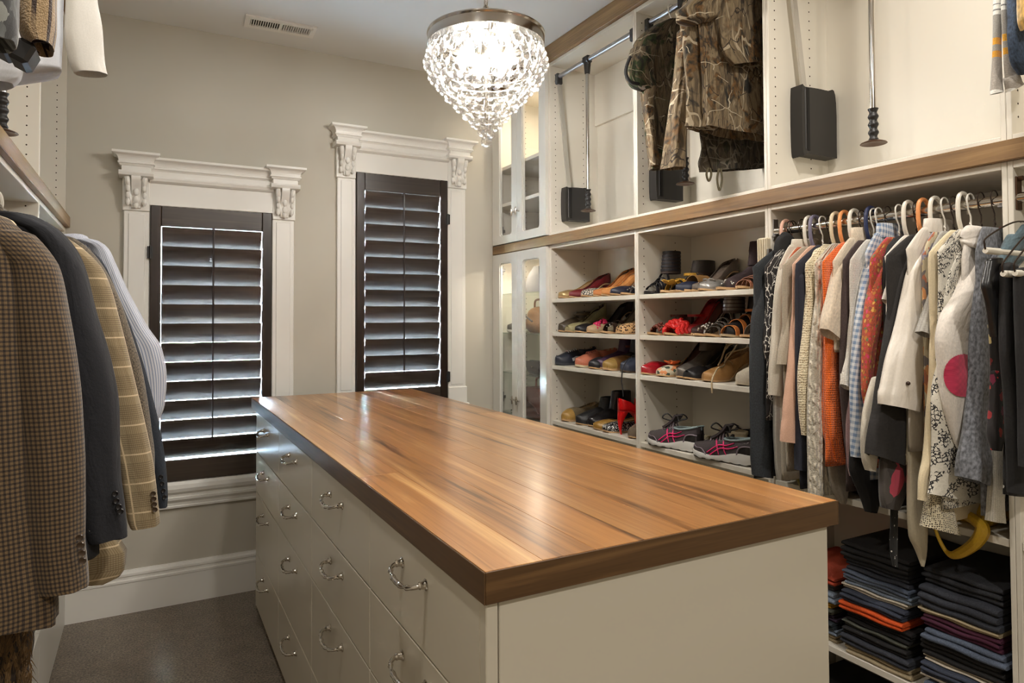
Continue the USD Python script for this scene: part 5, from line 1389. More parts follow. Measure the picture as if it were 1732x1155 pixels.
class Last:
    def __init__(s, L=.245, w=.082, H=.0, toe='round', ts=.006, top=.050, wall=.040, back=.058, op=.60, plat=0.0):
        s.L, s.w, s.H, s.toe, s.ts, s.top, s.wall, s.back, s.op, s.plat = L, w, H, toe, ts, top, wall, back, op, plat

    def hw(s, t):
        return np.interp(t, *WPROF[s.toe]) * s.w / 2

    def z0(s, t):
        q = np.clip((t - .16) / .54, 0, 1)
        return s.ts + s.plat + s.H * (1 - q * q * (3 - 2 * q)) + .006 * np.clip((t - .88) / .12, 0, 1)

    def x(s, t):
        return t * s.L

    def rim(s, t):
        """(share of the half width at the rim, rim height)"""
        if t >= s.op:
            return 0.0, s.top * (1 - .55 * ((t - s.op) / (1 - s.op)) ** 2.2)
        q = 1 - t / s.op
        y = .90 * math.sqrt(max(0, 1 - (1 - min(1, q * 3.2)) ** 2))
        z = s.wall + (s.top - s.wall) * max(0, 1 - q * 3.2) + (s.back - s.wall) * max(0, (q - .45) / .55) ** 1.5
        return y, z

    def wall_pts(s, t, inset=0.0, n=9, z_in=0.0):
        hw, z0 = max(s.hw(t) - inset, .0006), s.z0(t) + z_in
        yr, h = s.rim(t); h = max(h - z_in, .002)
        ph = np.linspace(0, math.acos(min(1, yr * (hw - inset * .3) / hw if hw > .002 else yr)), n)
        f = np.sin(ph) / max(np.sin(ph[-1]), 1e-3)
        y = hw * np.cos(ph) ** .8 if yr < .3 else hw * (1 - (1 - yr) * f ** 1.6)
        bulge = 1 + .06 * np.sin(f * PI)
        return np.stack([np.full(n, s.x(t)), y * bulge * np.where(f < .05, .94, 1), z0 + h * f], 1)

    def upper(s, t0=0.0, t1=1.0, n=30):
        R = []
        for t in np.linspace(t0, t1, n):
            o = s.wall_pts(t); i = s.wall_pts(t, .0026, 4, .001)
            m = np.array([1, -1, 1])
            i = np.linspace(0, 1, 4)[:, None] * (o[-1] - np.array([0, min(.0026, o[-1][1]), .0006]) - (o[-4] - np.array([0, .0026, 0]))) + (o[-4] - np.array([0, .0026, 0]))
            R.append(np.vstack([(o * m)[::-1], o, i[::-1], (i * m)]))
        return loft(np.array(R))

    def lining(s, n=26):
        R = []
        for t in np.linspace(.012, min(1, s.op + .12), n):
            i = s.wall_pts(t, .0030, 6, .0015)
            R.append(np.vstack([(i * [1, -1, 1])[::-1], i]))
        return loft(np.array(R), caps=False, closed=False)

    def sole(s, grow=.0015, thick=None, n=26):
        R = []; th = thick or s.ts
        for t in np.linspace(0, 1, n):
            h, z, x = s.hw(t) * .97 + grow, s.z0(t) + .0004, s.x(t)
            if t > .97: x += .001
            R.append([(x, -h, z), (x, h, z), (x, h * .96, z - th), (x, -h * .96, z - th)])
        return loft(np.array(R))

    def wedge(s, n=22, t1=.78, t0=0.0):
        R = []
        for t in np.linspace(t0, t1, n):
            h, z, x = s.hw(t) * .95, s.z0(t) - s.ts + .0006, s.x(t)
            R.append([(x, -h, z), (x, h, z), (x + .0, h * .96, 0), (x, -h * .96, 0)])
        return loft(np.array(R))

    def heel(s, tip=.010, lean=.0, w=.20):
        zt = s.z0(.05) - s.ts + .001; R = []
        for q in np.linspace(0, 1, 9):
            a = (s.L * .085) * (1 - q) ** 1.5 + tip / 2 + .0; b = (s.hw(.12) * .9) * (1 - q) ** 1.5 + tip / 2
            cx = s.L * .10 - .012 * q + lean * q - (.010 * math.sin(q * PI))
            z = zt * (1 - q) + s.H * .12 * (1 - q) * 0
            th = np.linspace(0, 2 * PI, 14, endpoint=False)
            R.append(np.stack([cx + a * np.cos(th), b * np.sin(th), np.full(14, z)], 1))
        return loft(np.array(R))

    def strap(s, t, h=.045, wd=.012, lean=0.0, th=.0022, spread=1.0, base=0.0):
        """a band over the foot at station t"""
        a = np.linspace(0, PI, 15); hw, z0 = s.hw(t) * .98 * spread, s.z0(t) + base
        C = np.stack([s.x(t) + lean * np.sin(a), hw * np.cos(a) * (1 + 0 * a), z0 + h * np.sin(a) ** .8], 1)
        N = np.stack([0 * a, np.cos(a), np.sin(a)], 1)
        R = np.stack([C + np.array([-wd / 2, 0, 0]), C + np.array([wd / 2, 0, 0]), C + np.array([wd / 2, 0, 0]) + N * th, C + np.array([-wd / 2, 0, 0]) + N * th], 1)
        return loft(R)

    def shaft(s, h, flare=1.0, t1=.44, open_=True, n=9, tilt=.0):
        """ankle shaft of a boot"""
        R = []
        for k, q in enumerate(np.linspace(0, 1, n)):
            z = s.z0(.1) + .030 + (h - .030) * q
            x0, x1 = -.001 + .004 * q + tilt * q, s.L * (t1 + .08 * (1 - q)) + tilt * q
            c, a, b = (x0 + x1) / 2, (x1 - x0) / 2, s.w * .36 * (flare if q > .6 else 1)
            th = np.linspace(0, 2 * PI, 24, endpoint=False)
            R.append(np.stack([c + a * np.cos(th), b * np.sin(th), z + .012 * q * np.cos(th) * 0], 1))
        top = R[-1]; c = top.mean(0)
        for f, dz in ((.93, .0), (.90, -.02), (.86, -.07)):
            R.append(c + (top - c) * [f, f, 1] + [0, 0, dz])
        return loft(np.array(R), caps=False)


def blobs(P, r, flat=1.0):
    out = []
    for p in P:
        b = trimesh.creation.icosphere(1, r); b.apply_scale((1, 1, flat)); b.apply_translation(p); out.append(b)
    return cat_(out)


def ribbon(pts, wd, th=.002, up=(0, 0, 1)):
    p = np.asarray(pts, float); t = np.gradient(p, axis=0); t /= np.linalg.norm(t, axis=1, keepdims=True) + 1e-9
    sd = np.cross(t, np.asarray(up, float)); sd /= np.linalg.norm(sd, axis=1, keepdims=True) + 1e-9
    nn = np.cross(sd, t)
    R = np.stack([p - sd * wd / 2, p + sd * wd / 2, p + sd * wd / 2 + nn * th, p - sd * wd / 2 + nn * th], 1)
    return loft(R)


M_tansole = leather((186, 150, 108), .5); M_insole = leather((196, 168, 130), .6); M_blacksole = leather((30, 27, 26), .5); M_darkin = leather((58, 44, 38), .7)
SHOE_R = np.random.default_rng(21)


def shoe(kind, col, label, loc, rot, group, col2=None, rough=.42, mat_=None, **k):
    """one shoe; returns its prim"""
    t = thing(k.pop('name', 'shoe'), label, 'shoe', group, loc, rot)
    M = mat_ or leather(col, rough)
    M2 = col2 if not isinstance(col2, tuple) else leather(col2, .45)
    M2 = M2 or M
    lin_ = k.pop('lining', M_insole); sole = k.pop('solem', M_tansole)
    deco = k.pop('deco', None)
    if kind in ('flat', 'pump', 'peep', 'loafer', 'oxford', 'bootie', 'wedge'):
        d = dict(flat=dict(H=.006, top=.040, wall=.030, back=.046, op=.70), pump=dict(H=.07, toe='point', top=.040, wall=.030, back=.055, op=.68), peep=dict(H=.03, top=.044, wall=.034, back=.052, op=.66),
                 loafer=dict(H=.014, top=.056, wall=.042, back=.056, op=.56, ts=.009), oxford=dict(H=.016, top=.062, wall=.054, back=.064, op=.46, ts=.010),
                 bootie=dict(H=.05, top=.068, wall=.06, back=.07, op=.42), wedge=dict(H=.07, top=.052, wall=.040, back=.058, op=.58))[kind]
        d.update({a: k.pop(a) for a in list(k) if a in ('H', 'toe', 'top', 'wall', 'back', 'op', 'L', 'w', 'ts', 'plat')})
        s = Last(**d)
        obj('upper', s.upper(0, .955 if kind == 'peep' else 1), M, t, smooth=50)
        obj('lining', s.lining(), lin_, t, smooth=50)
        obj('insole', s.sole(-.002, .001), lin_, t)
        obj('sole', s.sole(), sole, t)
        if k.get('cap'):
            obj('toe_cap', Last(**{**d, 'w': s.w + .0016, 'top': d['top'] + .0008}).upper(.80, 1.002, 10), M2, t, smooth=50)
        if kind == 'wedge':
            obj('wedge_heel', s.wedge(), k.get('heelm', M2), t)
        elif d['H'] > .02 or kind in ('oxford', 'loafer'):
            obj('heel', s.heel(k.get('tip', .010 if kind == 'pump' else .040)), k.get('heelm', M if kind != 'oxford' else sole), t)
        if kind == 'bootie':
            obj('shaft', s.shaft(k.get('sh', .10), k.get('flare', 1.05)), M, t, smooth=50)
            if k.get('buckle'):
                for z in (.55, .85):
                    obj('strap', moved(ribbon(np.array([[.048 + .052 * math.cos(a), .0325 * math.sin(a), 0] for a in np.linspace(0, 2 * PI, 25)]), .010, .0025, (0, 0, 1)), (0.004, 0, s.z0(.1) + k.get('sh', .1) * z)) if False else moved(lathe([(.9, -.005), (1.02, -.005), (1.02, .005), (.9, .005)], 26), (.052, 0, s.z0(.1) + k.get('sh', .1) * z)).apply_transform(np.array([[.060, 0, 0, .0488], [0, .034, 0, 0], [0, 0, 1, 0], [0, 0, 0, 1]])), M2, t)
        if kind == 'oxford' or k.get('laces'):
            L_ = []
            for q in np.linspace(.50, .70, 5):
                L_.append(s.strap(q, s.rim(.6)[1] * (1.03 - .35 * (q - .5)), .005, .004, .0025, .55, .004))
            obj('laces', cat_(L_), k.get('lacem', M_blacksole), t)
            if k.get('lacem') is not None and k.get('stripe') is not None:
                obj('side_panel', cat_([ribbon([(s.x(q), sg * (s.hw(q) * 1.06 + .001), s.z0(q) + z) for q, z in ((.42, .012), (.5, .022), (.6, .026), (.7, .018))], .016, .002, (0, sg, 0)) for sg in (-1, 1)]), k['stripe'], t)
    else:
        d = dict(sandal=dict(H=.012), heelsandal=dict(H=.06), gladiator=dict(H=.04), thong=dict(H=.010), slide=dict(H=.012))[kind]
        d.update({a: k.pop(a) for a in list(k) if a in ('H', 'toe', 'L', 'w', 'ts', 'plat')})
        s = Last(**{'ts': .008, **d})
        obj('sole', s.sole(.001), sole, t)
        obj('insole', s.sole(-.002, .0012), lin_, t)
        if d['H'] > .03:
            obj('heel', s.heel(.016), sole, t)
        if kind == 'thong':
            for sg in (-1, 1):
                obj('strap', ribbon(bez([(s.x(.80), 0, s.z0(.8) + .002), (s.x(.74), sg * .008, s.z0(.74) + .024), (s.x(.60), sg * s.hw(.6) * .85, s.z0(.6) + .030), (s.x(.45), sg * s.hw(.45), s.z0(.45) + .002)], 20), .009), M, t)
            obj('ankle_strap', s.strap(.16, .085, .008, -.02), M, t)
        elif kind == 'gladiator':
            for q, h, w_ in ((.84, .030, .012), (.76, .040, .012), (.68, .048, .012), (.60, .058, .012), (.50, .070, .012)):
                obj('strap', s.strap(q, h, w_ * .9, -.01), M, t)
            obj('shaft', s.shaft(k.get('sh', .10), 1.0), M2 if col2 else M_darkin, t, smooth=50)
            for z in np.linspace(.045, k.get('sh', .10) - .006, 6):
                q = (z - .03) / (k.get('sh', .10) - .03); a_ = s.L * (.44 + .08 * (1 - q)) / 2
                obj('ankle_strap', moved(lathe([(.96, -.005), (1.05, -.005), (1.05, .005), (.96, .005)], 24).apply_transform(np.diag([a_, s.w * .36, 1, 1])), (a_ + .001, 0, s.z0(.1) + z)), M, t)
        else:
            bands = k.get('bands', ((.74, .042, .022), (.62, .052, .018)))
            for q, h, w_ in bands:
                obj('strap', s.strap(q, h, w_, -.006), M, t)
            if k.get('ankle', True) and kind != 'slide':
                obj('ankle_strap', moved(lathe([(.94, -.005), (1.0, -.005), (1.0, .005), (.94, .005)], 24).apply_transform(np.diag([.060, .034, 1, 1])), (.058, 0, s.z0(.1) + .060)), M2, t)
                obj('heel_cup', s_backcup(s, .062), M2, t)
    if deco:
        deco(t, s)
    return t


def s_backcup(s, h):
    a = np.linspace(-1.25, 1.25, 13); R = []
    for z in np.linspace(0, 1, 5):
        R.append([(s.L * .20 - s.L * .195 * math.cos(q), s.hw(.12) * 1.02 * math.sin(q), s.z0(.06) + h * z) for q in a])
    A = np.array(R); B = A + np.array([.0025, 0, 0]) * 1.0
    return cat_([loft(A, caps=False, closed=False), loft(B[:, ::-1], caps=False, closed=False)])


def rosette(m, r=.020, n=12):
    def f(t, s):
        P = []
        rr = np.random.default_rng(3)
        for i in range(n):
            a, q = rr.uniform(0, 6.28), rr.uniform(0, 1) ** .5
            P.append((s.x(.74) + r * q * math.cos(a), r * q * math.sin(a), s.z0(.74) + .040 + .010 * (1 - q)))
        obj('rosette', blobs(P, .0085), m, t)
    return f


def flower(m, mc, q0=.70, r=.020, h=.045):
    def f(t, s):
        c = np.array([s.x(q0), 0, s.z0(q0) + h]); P = []
        for k in range(6):
            a = k * PI / 3; b = trimesh.creation.icosphere(2, 1); b.apply_scale((r * .62, r * .42, .004)); b.apply_transform(trimesh.transformations.rotation_matrix(-.5, (0, 1, 0)))
            b.apply_translation((r * .62, 0, .004)); b.apply_transform(trimesh.transformations.rotation_matrix(a, (0, 0, 1))); b.apply_translation(c); P.append(b)
        obj('flower', cat_(P), m, t); obj('flower_centre', blobs([c + [0, 0, .007]], .006), mc, t)
    return f


def beads(m, q0=.76, n=16, spread=.026, r=.004, h=.036):
    def f(t, s):
        rr = np.random.default_rng(9); P = []
        for i in range(n):
            a = rr.uniform(-1, 1); b = rr.uniform(-1, 1)
            P.append((s.x(q0) + b * spread, a * s.hw(q0) * .7, s.z0(q0) + h * math.sqrt(max(.1, 1 - (a * .8) ** 2)) - .4 * b * spread))
        obj('beads', blobs(P, r), m, t)
    return f


def bow(m, q0=.80):
    def f(t, s):
        c = np.array([s.x(q0), 0, s.z0(q0) + .034]); P = []
        for sg in (-1, 1):
            a = np.linspace(0, 2 * PI, 16)
            P.append(tube(np.stack([c[0] + .010 * np.sin(a), c[1] + sg * (.014 - .013 * np.cos(a)), c[2] + .006 * np.sin(a) + .002], 1), .003, 6, caps=False))
        P.append(blobs([c], .006))
        obj('bow', cat_(P), m, t)
    return f


def ruffle(m):
    def f(t, s):
        P = []
        for q, h in ((.84, .034), (.77, .046), (.69, .052)):
            a = np.linspace(0, PI, 25)
            P.append(tube(np.stack([s.x(q) + .010 * np.sin(a * 7), s.hw(q) * 1.04 * np.cos(a), s.z0(q) + h * np.sin(a) ** .7 + .004 * np.cos(a * 9)], 1), .010, 8))
        obj('ruffle', cat_(P), m, t)
    return f


def pompon(m):
    return beads(m, .72, 30, .03, .0075, .046)


def loose_lace(m, pts, r=.0022):
    def f(t, s):
        obj('loose_lace', tube(bez(pts, 40), r, 6), m, t)
    return f


def yat(u, x=1.83):
    return at(u, 560, 0, x)[1]


M_gold = leather((176, 150, 104), .32, 'pale_gold_leather', metal=.5); M_silver = leather((170, 168, 164), .3, 'silver_leather', metal=.6); M_rose = leather((184, 134, 112), .3, 'rose_gold_leather', metal=.6)
M_pewter = leather((112, 106, 100), .32, 'pewter_leather', metal=.6)
M_snake = f_lines('snake_print', (206, 200, 186), (40, 38, 36), 90, 60, .09, 1.2) if False else mat('snake_print', {'tc': ('texture_coordinate', {}), 'v': ('voronoi_texture', dict(scale=95.0, feature='distance_to_edge')), 'r': ('rgb_ramp', {'ramp': [(.0, lin((34, 32, 30))), (.10, lin((60, 58, 54))), (.16, lin((204, 198, 184)))]}), 'p': ('principled_bsdf', dict(roughness=.4))}, [('tc.object', 'v.vector'), ('v.distance', 'r.fac'), ('r.color', 'p.base_color')])
M_leo = mat('leopard_print', {'tc': ('texture_coordinate', {}), 'v': ('voronoi_texture', dict(scale=110.0)), 'r': ('rgb_ramp', {'ramp': [(.0, lin((150, 96, 52))), (.24, lin((40, 26, 18))), (.40, lin((44, 28, 18))), (.46, lin((206, 166, 116)))]}), 'p': ('principled_bsdf', dict(roughness=.5))}, [('tc.object', 'v.vector'), ('v.distance', 'r.fac'), ('r.color', 'p.base_color')])
M_glit = mat('dark_glitter', {'tc': ('texture_coordinate', {}), 'v': ('voronoi_texture', dict(scale=240.0)), 's': ('separate_color', {}), 'r': ('rgb_ramp', {'ramp': [(.0, lin((24, 24, 26))), (.55, lin((50, 50, 52))), (.72, lin((210, 208, 204)))]}), 'p': ('principled_bsdf', dict(roughness=.25, metallic=.4))}, [('tc.object', 'v.vector'), ('v.color', 's.color'), ('s.r', 'r.fac'), ('r.color', 'p.base_color')])
M_florshoe = mat('floral_shoe_print', {'tc': ('texture_coordinate', {}), 'v': ('voronoi_texture', dict(scale=70.0)), 's': ('separate_color', {}), 'r': ('rgb_ramp', {'ramp': [(.0, lin((206, 196, 170))), (.4, lin((70, 84, 70))), (.6, lin((214, 140, 90))), (.8, lin((230, 222, 204)))], 'interpolate': False}), 'p': ('principled_bsdf', dict(roughness=.55))}, [('tc.object', 'v.vector'), ('v.color', 's.color'), ('s.r', 'r.fac'), ('r.color', 'p.base_color')])
M_patent = leather((150, 16, 28), .12, 'red_patent', coat_weight=.6); M_gloss = leather((24, 23, 24), .16, 'black_patent', coat_weight=.5)
M_jewel = leather((210, 206, 198), .15, 'rhinestone', metal=.8)
LK = dict(black=leather((28, 26, 27)), tan=leather((188, 128, 72)), rope=leather((176, 156, 124), .8), cream=leather((206, 194, 168)), green=leather((90, 96, 70)))

Z1, Z2, Z3, Z4 = 1.4155, 1.2465, 1.0805, .8035
G1, G2, G3, G4 = 'shoes on the first shelf of the left shoe cabinet', 'shoes on the second shelf of the left shoe cabinet', 'shoes on the third shelf of the left shoe cabinet', 'shoes on the lowest visible shelf of the left shoe cabinet'
H1, H2, H3, H4 = [g.replace('left', 'right') for g in (G1, G2, G3, G4)]


def row(u, z, xt=1.812, rot=0.0, L=.245):
    """stand a shoe with its toe at column u of the photograph, just behind the shelf's front edge"""
    y = yat(u, xt + .02)
    return (xt + L * math.cos(rot), y + L * math.sin(-rot) * -1 * 0 + L * math.sin(rot), z), PI + rot


def S(kind, col, label, u, z, group, xt=1.812, rot=0.0, **k):
    if xt > 1.84:
        k.setdefault('L', 2.083 - xt)
    loc, r = row(u, z, xt, rot, k.get('L', .245))
    return shoe(kind, col, label, loc, r, group, **k)


# left cabinet, first shelf
S('flat', (0, 0, 0), 'pale gold round-toed flat, first shoe on the left cabinet\'s top shelf', 951, Z1, G1, mat_=M_gold, H=.045, back=.06, lining=M_insole)
S('pump', (110, 26, 32), 'dark red pump leaning beside the pale gold flat', 969, Z1, G1, xt=1.82, lining=M_darkin)
S('flat', (0, 0, 0), 'black and white snake-print flat in front of the dark red pump', 990, Z1, G1, mat_=M_snake, xt=1.808)
S('pump', (190, 122, 66), 'tan pump with dark lining, left of the tan slingback', 1010, Z1, G1, xt=1.83, lining=M_darkin, H=.085)
S('pump', (206, 140, 78), 'light tan slingback with a pointed toe on the top shelf', 1024, Z1, G1, xt=1.81, H=.075, lining=M_insole)
S('flat', (40, 42, 58), 'small navy flat at the front of the top shelf, right of the slingback', 1040, Z1, G1, xt=1.806, lining=M_darkin)
S('thong', (40, 36, 36), 'black strappy sandal with a big ankle loop, last on the left cabinet\'s top shelf', 1058, Z1, G1, H=.03, deco=beads(M_jewel, .74, 8, .012))
# second shelf
S('bootie', (64, 54, 40), 'small olive-brown buckled bootie at the left end of the second shelf', 951, Z2, G2, H=.012, sh=.085, buckle=True, col2=(90, 78, 56), L=.20)
S('peep', (160, 152, 112), 'pale olive peep-toe with a white heel strap', 962, Z2, G2, col2=(200, 196, 180), H=.07, lining=M_darkin, back=.07)
S('flat', (30, 28, 30), 'plain black flat left of the pink rosette shoe', 979, Z2, G2, lining=M_darkin)
S('flat', (176, 150, 116), 'beige flat topped with a raspberry-pink rosette', 999, Z2, G2, deco=pompon(leather((196, 30, 84), .6)))
S('pump', (26, 25, 26), 'black high-heeled shoe standing behind the rosette shoe', 1008, Z2, G2, xt=1.846, H=.095, lining=M_blacksole)
S('slide', (54, 38, 30), 'dark brown slide with beaded straps and a tan sole', 1022, Z2, G2, bands=((.76, .040, .034), (.60, .05, .02)), deco=beads(M_jewel, .78, 6, .012))
S('pump', (108, 98, 74), 'olive-grey high-heeled shoe behind the leopard flat', 1034, Z2, G2, xt=1.84, H=.09, lining=M_darkin)
S('peep', (0, 0, 0), 'leopard-print peep-toe at the right end of the second shelf', 1049, Z2, G2, mat_=M_leo, H=.05)
S('pump', (120, 110, 96), 'grey-brown pump behind the leopard peep-toe', 1062, Z2, G2, xt=1.846, H=.085, lining=M_darkin)
# third shelf
S('oxford', (38, 42, 54), 'navy lace-up sneaker with white toe edge, first on the third shelf', 945, Z3, G3, solem=leather((60, 62, 68), .6), lacem=leather((206, 206, 206), .7), stripe=leather((200, 200, 204), .5))
S('oxford', (196, 116, 88), 'coral lace-up sneaker with a cream sole', 979, Z3, G3, xt=1.815, solem=leather((206, 190, 156), .6), lacem=leather((206, 120, 100), .7))
S('flat', (26, 26, 32), 'black flat with a rounded toe between coral and purple shoes', 1002, Z3, G3, xt=1.808, lining=M_blacksole, top=.05, wall=.04)
S('bootie', (66, 42, 72), 'purple-brown ankle boot standing tall at the back of the third shelf', 1016, Z3, G3, xt=1.84, H=.03, sh=.12, col2=(120, 60, 50), buckle=True)
S('loafer', (120, 84, 44), 'brown and yellow loafer right of the black flat', 1026, Z3, G3, xt=1.81, col2=(150, 120, 60), cap=True)
S('bootie', (30, 28, 30), 'black ankle boot at the back of the third shelf', 1040, Z3, G3, xt=1.86, H=.02, sh=.11, L=.21)
S('bootie', (52, 58, 74), 'navy chukka boot with a dark lace dangling over the shelf edge', 1056, Z3, G3, H=.012, sh=.09, laces=True,
  deco=loose_lace(leather((34, 32, 34), .7), [(.20, .02, .07), (.235, .024, .05), (.252, .02, .012), (.256, .018, -.03), (.254, .020, -.06), (.252, .024, -.10)]), solem=leather((90, 70, 50), .6))
# lowest visible shelf
def L4(kind, col, label, x, y, rot, group=G4, **k):
    L = k.get('L', .245)
    return shoe(kind, col, label, (x - L * math.cos(rot), y - L * math.sin(rot), Z4), rot, group, **k)


L4('loafer', (122, 108, 84), 'tan and grey clog with a yellow toe at the left of the low shelf', 1.822, 2.815, PI + .16, cap=True, col2=(170, 132, 66), op=.66)
L4('bootie', (36, 36, 38), 'round-toed black ankle bootie, left one of two', 1.826, 2.70, PI - .12, H=.02, sh=.10, toe='round')
L4('bootie', (28, 26, 28), 'shiny black ankle boot right behind the mustard flat', 1.84, 2.62, PI - .05, H=.02, sh=.135, rough=.28)
L4('flat', (156, 118, 52), 'mustard flat lying in front of the black boots', 1.816, 2.545, PI - .35, lining=M_insole)
L4('flat', (0, 0, 0), 'black glittering silver-speckled flat beside the red stiletto', 1.812, 2.47, PI - .30, mat_=M_glit, lining=M_darkin)
shoe('pump', (196, 18, 20), 'bright red stiletto pump, heel towards the room', (1.838, 2.385, Z4), -.18, G4, H=.10, rough=.2, lining=leather((150, 20, 20), .4), solem=leather((170, 22, 22), .4), tip=.008)
shoe('pump', (190, 40, 24), 'second red stiletto pump, behind the first', (1.90, 2.34, Z4), .12, G4, H=.10, rough=.2, lining=leather((150, 20, 20), .4), solem=leather((170, 22, 22), .4), tip=.008)
L4('bootie', (112, 98, 80), 'taupe suede bootie at the right end of the low shelf', 1.815, 2.28, PI + .10, H=.05, sh=.115, rough=.8)
# right cabinet, first shelf
S('gladiator', (30, 30, 36), 'black caged gladiator bootie at the left end of the right cabinet\'s top shelf', 1099, Z1, H1, sh=.125, H=.05, L=.185, solem=M_blacksole, lining=M_darkin)
S('sandal', (186, 140, 44), 'mustard sandal with yellow flower petals', 1126, Z1, H1, deco=flower(leather((206, 158, 60), .5), LK['black'], .80, .034, .034), lining=M_darkin)
S('flat', (32, 38, 58), 'navy pointed flat right of the mustard sandal', 1150, Z1, H1, toe='point', lining=M_darkin)
S('gladiator', (52, 46, 42), 'dark brown strappy bootie behind the mustard sandal', 1142, Z1, H1, xt=1.85, sh=.09, H=.04)
S('slide', (150, 112, 66), 'tan mule behind the navy flat', 1164, Z1, H1, xt=1.84, bands=((.70, .06, .07),), H=.05)
S('pump', (96, 84, 74), 'grey-brown slingback left of the silver flat', 1178, Z1, H1, xt=1.845, H=.08, lining=M_darkin)
S('flat', (0, 0, 0), 'silver flat with a silver bow', 1191, Z1, H1, mat_=M_silver, deco=bow(M_silver), back=.07, lining=M_insole)
S('thong', (40, 38, 40), 'dark sandal with rhinestones between silver and rose-gold shoes', 1222, Z1, H1, deco=beads(M_jewel, .76, 14, .016))
S('bootie', (50, 36, 38), 'dark brown suede bootie behind the jewelled sandal', 1238, Z1, H1, xt=1.85, H=.06, sh=.12, rough=.85, flare=1.2)
S('sandal', (0, 0, 0), 'rose-gold strappy flat, the foremost at the right of the top shelf', 1256, Z1, H1, mat_=M_rose, bands=((.88, .026, .014), (.80, .036, .014), (.72, .042, .014), (.64, .046, .014)))
S('slide', (170, 130, 90), 'tan sandal tipped up behind the rose-gold flat', 1284, Z1, H1, xt=1.85, bands=((.7, .05, .05),), H=.07)
# second shelf
S('sandal', (96, 44, 32), 'brown beaded sandal at the left end of the second shelf', 1103, Z2, H2, deco=beads(leather((110, 50, 36), .4), .78, 18, .02, .006, .034), bands=((.76, .034, .03),))
S('sandal', (178, 28, 26), 'red sandal covered with big soft ruffles', 1131, Z2, H2, deco=ruffle(leather((206, 36, 32), .5)), lining=leather((150, 100, 60), .5))
S('pump', (150, 30, 34), 'dark red pump standing at the back of the second shelf', 1160, Z2, H2, xt=1.87, H=.10, lining=leather((130, 24, 28), .5))
S('pump', (60, 34, 28), 'dark brown pump standing beside the dark red one', 1176, Z2, H2, xt=1.87, H=.10, lining=M_darkin)
S('thong', (96, 84, 66), 'jewelled thong sandal in front of the red pump', 1182, Z2, H2, deco=beads(M_jewel, .76, 22, .02, .005))
S('gladiator', (0, 0, 0), 'pewter gladiator bootie with many straps', 1202, Z2, H2, mat_=M_pewter, xt=1.81, sh=.12, H=.05, L=.19)
S('bootie', (24, 24, 26), 'black bootie behind the cognac sandal', 1236, Z2, H2, xt=1.85, H=.06, sh=.12)
S('sandal', (190, 116, 58), 'cognac sandal with crossed straps and a white-edged wedge sole', 1228, Z2, H2, bands=((.84, .034, .020), (.70, .056, .020), (.52, .066, .018)), H=.03, solem=leather((170, 150, 120), .5))
S('sandal', (120, 112, 104), 'grey sandal at the right end of the second shelf, half hidden by the charcoal coat', 1262, Z2, H2, H=.03)
# third shelf
S('flat', (0, 0, 0), 'red patent flat with a glossy round toe', 1090, Z3, H3, mat_=M_patent, top=.05, wall=.036, lining=M_insole)
S('flat', (0, 0, 0), 'floral flat with an orange flower', 1118, Z3, H3, mat_=M_florshoe, deco=flower(leather((226, 104, 48), .5), leather((240, 170, 120), .5), .68, .030, .044), H=.03, back=.07)
S('pump', (70, 44, 36), 'dark brown pump at the back of the third shelf', 1140, Z3, H3, xt=1.86, H=.09, lining=M_darkin)
S('bootie', (0, 0, 0), 'silvery woven open-toe bootie', 1152, Z3, H3, mat_=M_pewter, xt=1.82, H=.07, sh=.12)
S('peep', (26, 25, 27), 'black peep-toe with a tan lining right of the woven bootie', 1164, Z3, H3, xt=1.81, H=.07, lining=M_insole)
S('wedge', (164, 122, 72), 'tan wedge with a looped rope lace hanging over the shelf edge', 1196, Z3, H3, xt=1.81, H=.06, heelm=LK['rope'], op=.5, lining=M_insole,
  deco=lambda t, s: obj('rope_lace', cat_([tube(bez(p, 36), .0032, 6) for p in (
      [(.15, .01, .07), (.13, .04, .12), (.09, .03, .155), (.06, -.01, .16), (.09, -.035, .13), (.13, -.02, .085), (.17, .0, .06)],
      [(.15, -.01, .07), (.12, .0, .13), (.07, .04, .15), (.05, .02, .12), (.10, -.02, .10), (.15, .01, .06), (.21, .035, .05), (.248, .045, .012), (.252, .048, -.035)])]), LK['rope'], t))
S('oxford', (200, 190, 172), 'off-white lace-up shoe at the right end of the third shelf', 1254, Z3, H3, lacem=leather((190, 180, 160), .7), solem=leather((190, 178, 156), .6))

# running shoes, side on
M_mesh = plain('grey_brown_mesh', (66, 58, 60), .7, bump=.5, bscale=700, var=.25); M_pink = plain('hot_pink_stripe', (226, 40, 110), .5); M_wsole = plain('white_foam', (206, 204, 198), .6); M_grips = plain('dark_tread', (60, 58, 60), .7); M_tealpad = plain('grey_teal_padding', (140, 156, 158), .8); M_lav = plain('dull_lavender_trim', (128, 116, 124), .6)


